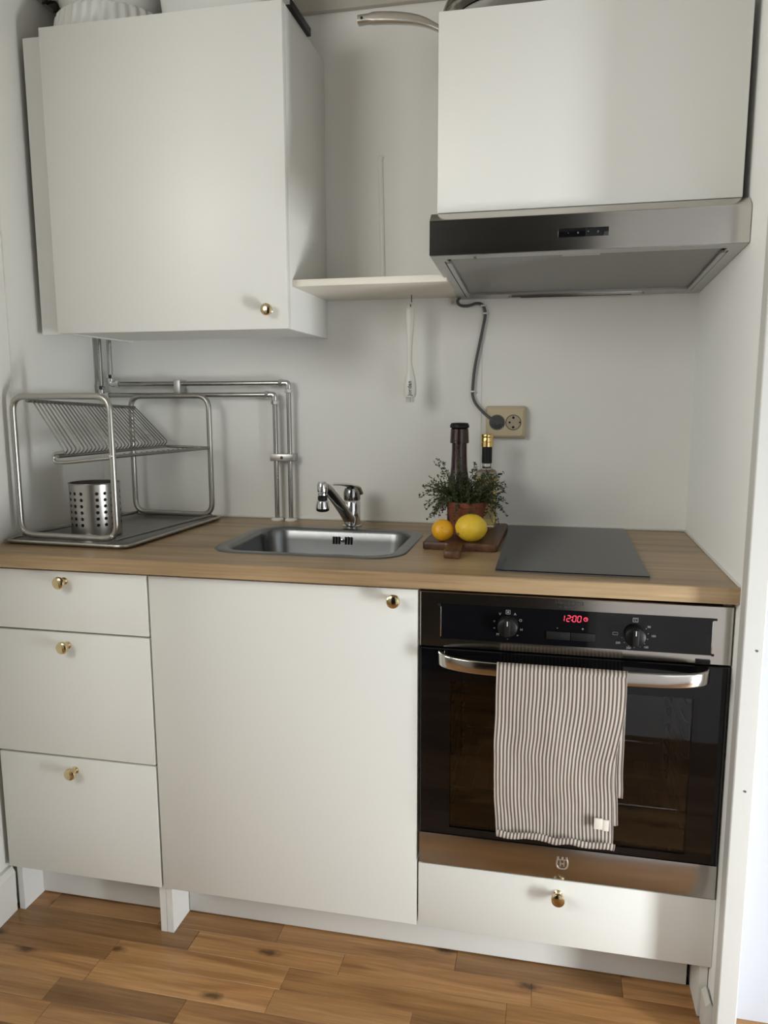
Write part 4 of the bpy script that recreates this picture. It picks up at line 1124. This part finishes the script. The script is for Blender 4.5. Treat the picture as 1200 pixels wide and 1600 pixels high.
for k in range(48):
    t = k / 47
    path.append((-0.0690 - 0.006 * t + 0.004 * t * t, 0.726 - (0.726 - 0.398) * t))
for dy, dz in ((-0.003, -0.006), (-0.0065, -0.0095), (-0.010, -0.0085), (-0.0115, -0.004), (-0.0105, 0.001), (-0.0085, 0.0035)):
    path.append((-0.071 + dy, 0.398 + dz))
NB = 25 / (len(path) - 1)
def xl(t):
    q = max(0, (t - NB) / (1 - NB)); return 0.1625 - 0.002 * math.sin(q * PI) + 0.009 * q ** 4
def xr(t):
    if t < NB: return 0.4075 - 0.005 * (t / NB)
    q = (t - NB) / (1 - NB); return 0.4015 - 0.012 * min(1, q * 2.2) ** 1.5 + 0.003 * math.sin(q * 9) - 0.004 * q + (0.006 * max(0, q - 0.9) / 0.1)
bm = ribbon(path, xl, xr, 80, 0.0030, 2.3)
o = obj('cloth', bm, MTOWEL, tw, angle=180)
md = o.modifiers.new('thick', 'SOLIDIFY'); md.thickness = 0.0022; md.offset = 0
# folded right edge under the front layer
p2 = [(-0.0655 + 0.010 * (k / 30), 0.716 - (0.716 - 0.425) * k / 30) for k in range(31)]
bm = ribbon(p2, lambda t: 0.335, lambda t: 0.3985 - 0.006 * math.sin(t * PI), 24, 0.003, 7.7, 0.72, 1.0)
o = obj('folded_edge', bm, MTOWEL, tw, angle=180)
md = o.modifiers.new('thick', 'SOLIDIFY'); md.thickness = 0.0018; md.offset = 0
bm = new(); box(bm, 0.3525, 0.3685, -0.0845, -0.0815, 0.430, 0.452, bev=0.0006); obj('care_tag', bm, MTAG, tw)['label'] = 'small off-white fabric tag'
bm = new(); box(bm, 0.3690, 0.3800, -0.0825, -0.0795, 0.427, 0.449, bev=0.0006); obj('care_tag', bm, MTAG, tw)

# ------------------------------------------------------------------ things on top of the cabinets
ZT = 2.1093
fd = thing('fluted_dish', (-0.855, 0.415, ZT), 'white fluted ceramic dish turned over on the wall cabinet', 'dish')
bm = new(); Ls = []
for r, h, fl in ((0.128, 0.001, 1), (0.148, 0.002, 1), (0.147, 0.010, 1), (0.139, 0.052, 1), (0.134, 0.060, .7), (0.120, 0.0625, 0), (0.002, 0.063, 0)):
    Ls.append([(-0.855 + r * (1 + fl * 0.022 * math.cos(36 * a)) * math.cos(a), 0.415 + r * (1 + fl * 0.022 * math.cos(36 * a)) * math.sin(a), ZT + h) for a in [2 * PI * k / 288 for k in range(288)]])
loops(bm, Ls); obj('fluted_shell', bm, MCERAM, fd, angle=50)
bw = thing('white_bowl', (-0.855, 0.415, ZT + 0.064), 'plain white bowl standing on the upturned fluted dish', 'bowl')
bm = new(); lathe(bm, [(0.10, 0.0), (0.114, 0.002), (0.130, 0.03), (0.137, 0.08), (0.134, 0.081), (0.126, 0.032), (0.105, 0.008), (0.002, 0.006)], (-0.855, 0.415, ZT + 0.064), 56); obj('bowl_shell', bm, MCERAM, bw, angle=50)
bn = thing('storage_box', (-0.548, 0.40, ZT), 'white plastic storage box on the right half of the wall cabinet', 'box')
bm = new()
def rb(h1, h2, z, r): return [(x, y, ZT + z) for x, y in rrect(-0.548, 0.410, h1, h2, r, 6)]
loops(bm, [rb(0.128, 0.088, 0.0005, .03), rb(0.134, 0.094, 0.004, .034), rb(0.148, 0.108, 0.14, .04), rb(0.152, 0.112, 0.141, .042), rb(0.152, 0.112, 0.150, .042), rb(0.145, 0.105, 0.150, .038), rb(0.130, 0.09, 0.006, .03)])
obj('tub', bm, MBOX, bn, angle=50)
bt = thing('baking_tray', (-0.38, 0.37, ZT), 'black flat tray end sticking out over the wall cabinet edge', 'tray')
bm = new(); box(bm, -0.392, -0.347, 0.300, 0.442, ZT + 0.0005, ZT + 0.010, bev=0.002); box(bm, -0.353, -0.347, 0.300, 0.442, ZT + 0.009, ZT + 0.020, bev=0.002); obj('pan', bm, MBLACK, bt)
hr_ = thing('hook_rail', (-1.045, 0.40, 2.22), 'short chrome hook rail with black hooks high on the left wall', 'hook rail')
bm = new(); prism(bm, rrect(0.42, 2.245, 0.070, 0.010, 0.009, 5), wall_x(.40) - 0.004, wall_x(.40) + 0.014, 'X'); obj('rail', bm, MCHROME, hr_)
for y in (0.38, 0.425, 0.47):
    bm = new(); x0 = wall_x(.40) + 0.013
    tube(bm, spline([(x0, y, 2.251), (x0 + 0.012, y, 2.249), (x0 + 0.018, y, 2.239), (x0 + 0.014, y, 2.228), (x0 + 0.006, y, 2.227)], 5), 0.003, 8); obj('hook', bm, MBLACK, hr_)

ZH = 1.9762
pn = thing('frying_pan', (0.15, 0.30, ZH), 'steel frying pan with long handle lying on the hood cabinet', 'pan')
bm = new(); lathe(bm, [(0.115, 0.0005), (0.120, 0.003), (0.136, 0.048), (0.1385, 0.050), (0.134, 0.047), (0.117, 0.006), (0.002, 0.005)], (0.155, 0.30, ZH), 56); obj('pan_bowl', bm, MSTEEL2, pn, angle=50)
bm = new()
hpts = spline([(0.025, 0.300, 2.012), (-0.020, 0.298, 2.038), (-0.055, 0.296, 2.053), (-0.10, 0.295, 2.062), (-0.15, 0.295, 2.067), (-0.192, 0.295, 2.066)], 5)
Ls = []
for i, p in enumerate(hpts):
    t = i / (len(hpts) - 1)
    hh = 0.0048 + 0.0072 * math.sin(min(1, t * 1.1) * PI * .62) ; ww = 0.007 + 0.004 * t
    if t > 0.86: hh *= 0.82
    Ls.append([p + Vector((0, u, v)) for u, v in rrect(0, 0, ww, hh, min(hh, ww) * .7, 4)])
loops(bm, Ls); hh_ = obj('handle', bm, brushed('pan_handle_steel', (0.62, 0.60, 0.55), 0.25, scale=(30, 30, 30), amount=0.05), pn, angle=50)
bm = new(); lathe(bm, [(0.003, 0), (0.003, 0.001), (0.0003, 0.001)], (-0.182, 0.2842, 2.066), 12, '-Y'); obj('hanging_hole', bm, MBLACK, hh_)
po = thing('wok', (0.155, 0.30, ZH + 0.051), 'dark steel wok turned over on top of the frying pan', 'wok')
bm = new(); lathe(bm, [(0.1615, 0.0005), (0.163, 0.004), (0.162, 0.012), (0.156, 0.030), (0.140, 0.055), (0.110, 0.075), (0.06, 0.088), (0.012, 0.092), (0.012, 0.10), (0.022, 0.105), (0.020, 0.115), (0.001, 0.117)], (0.155, 0.30, ZH + 0.051), 64)
obj('dome', bm, brushed('lid_steel', (0.42, 0.40, 0.36), 0.18, scale=(30, 30, 30), amount=0.05), po, angle=50)
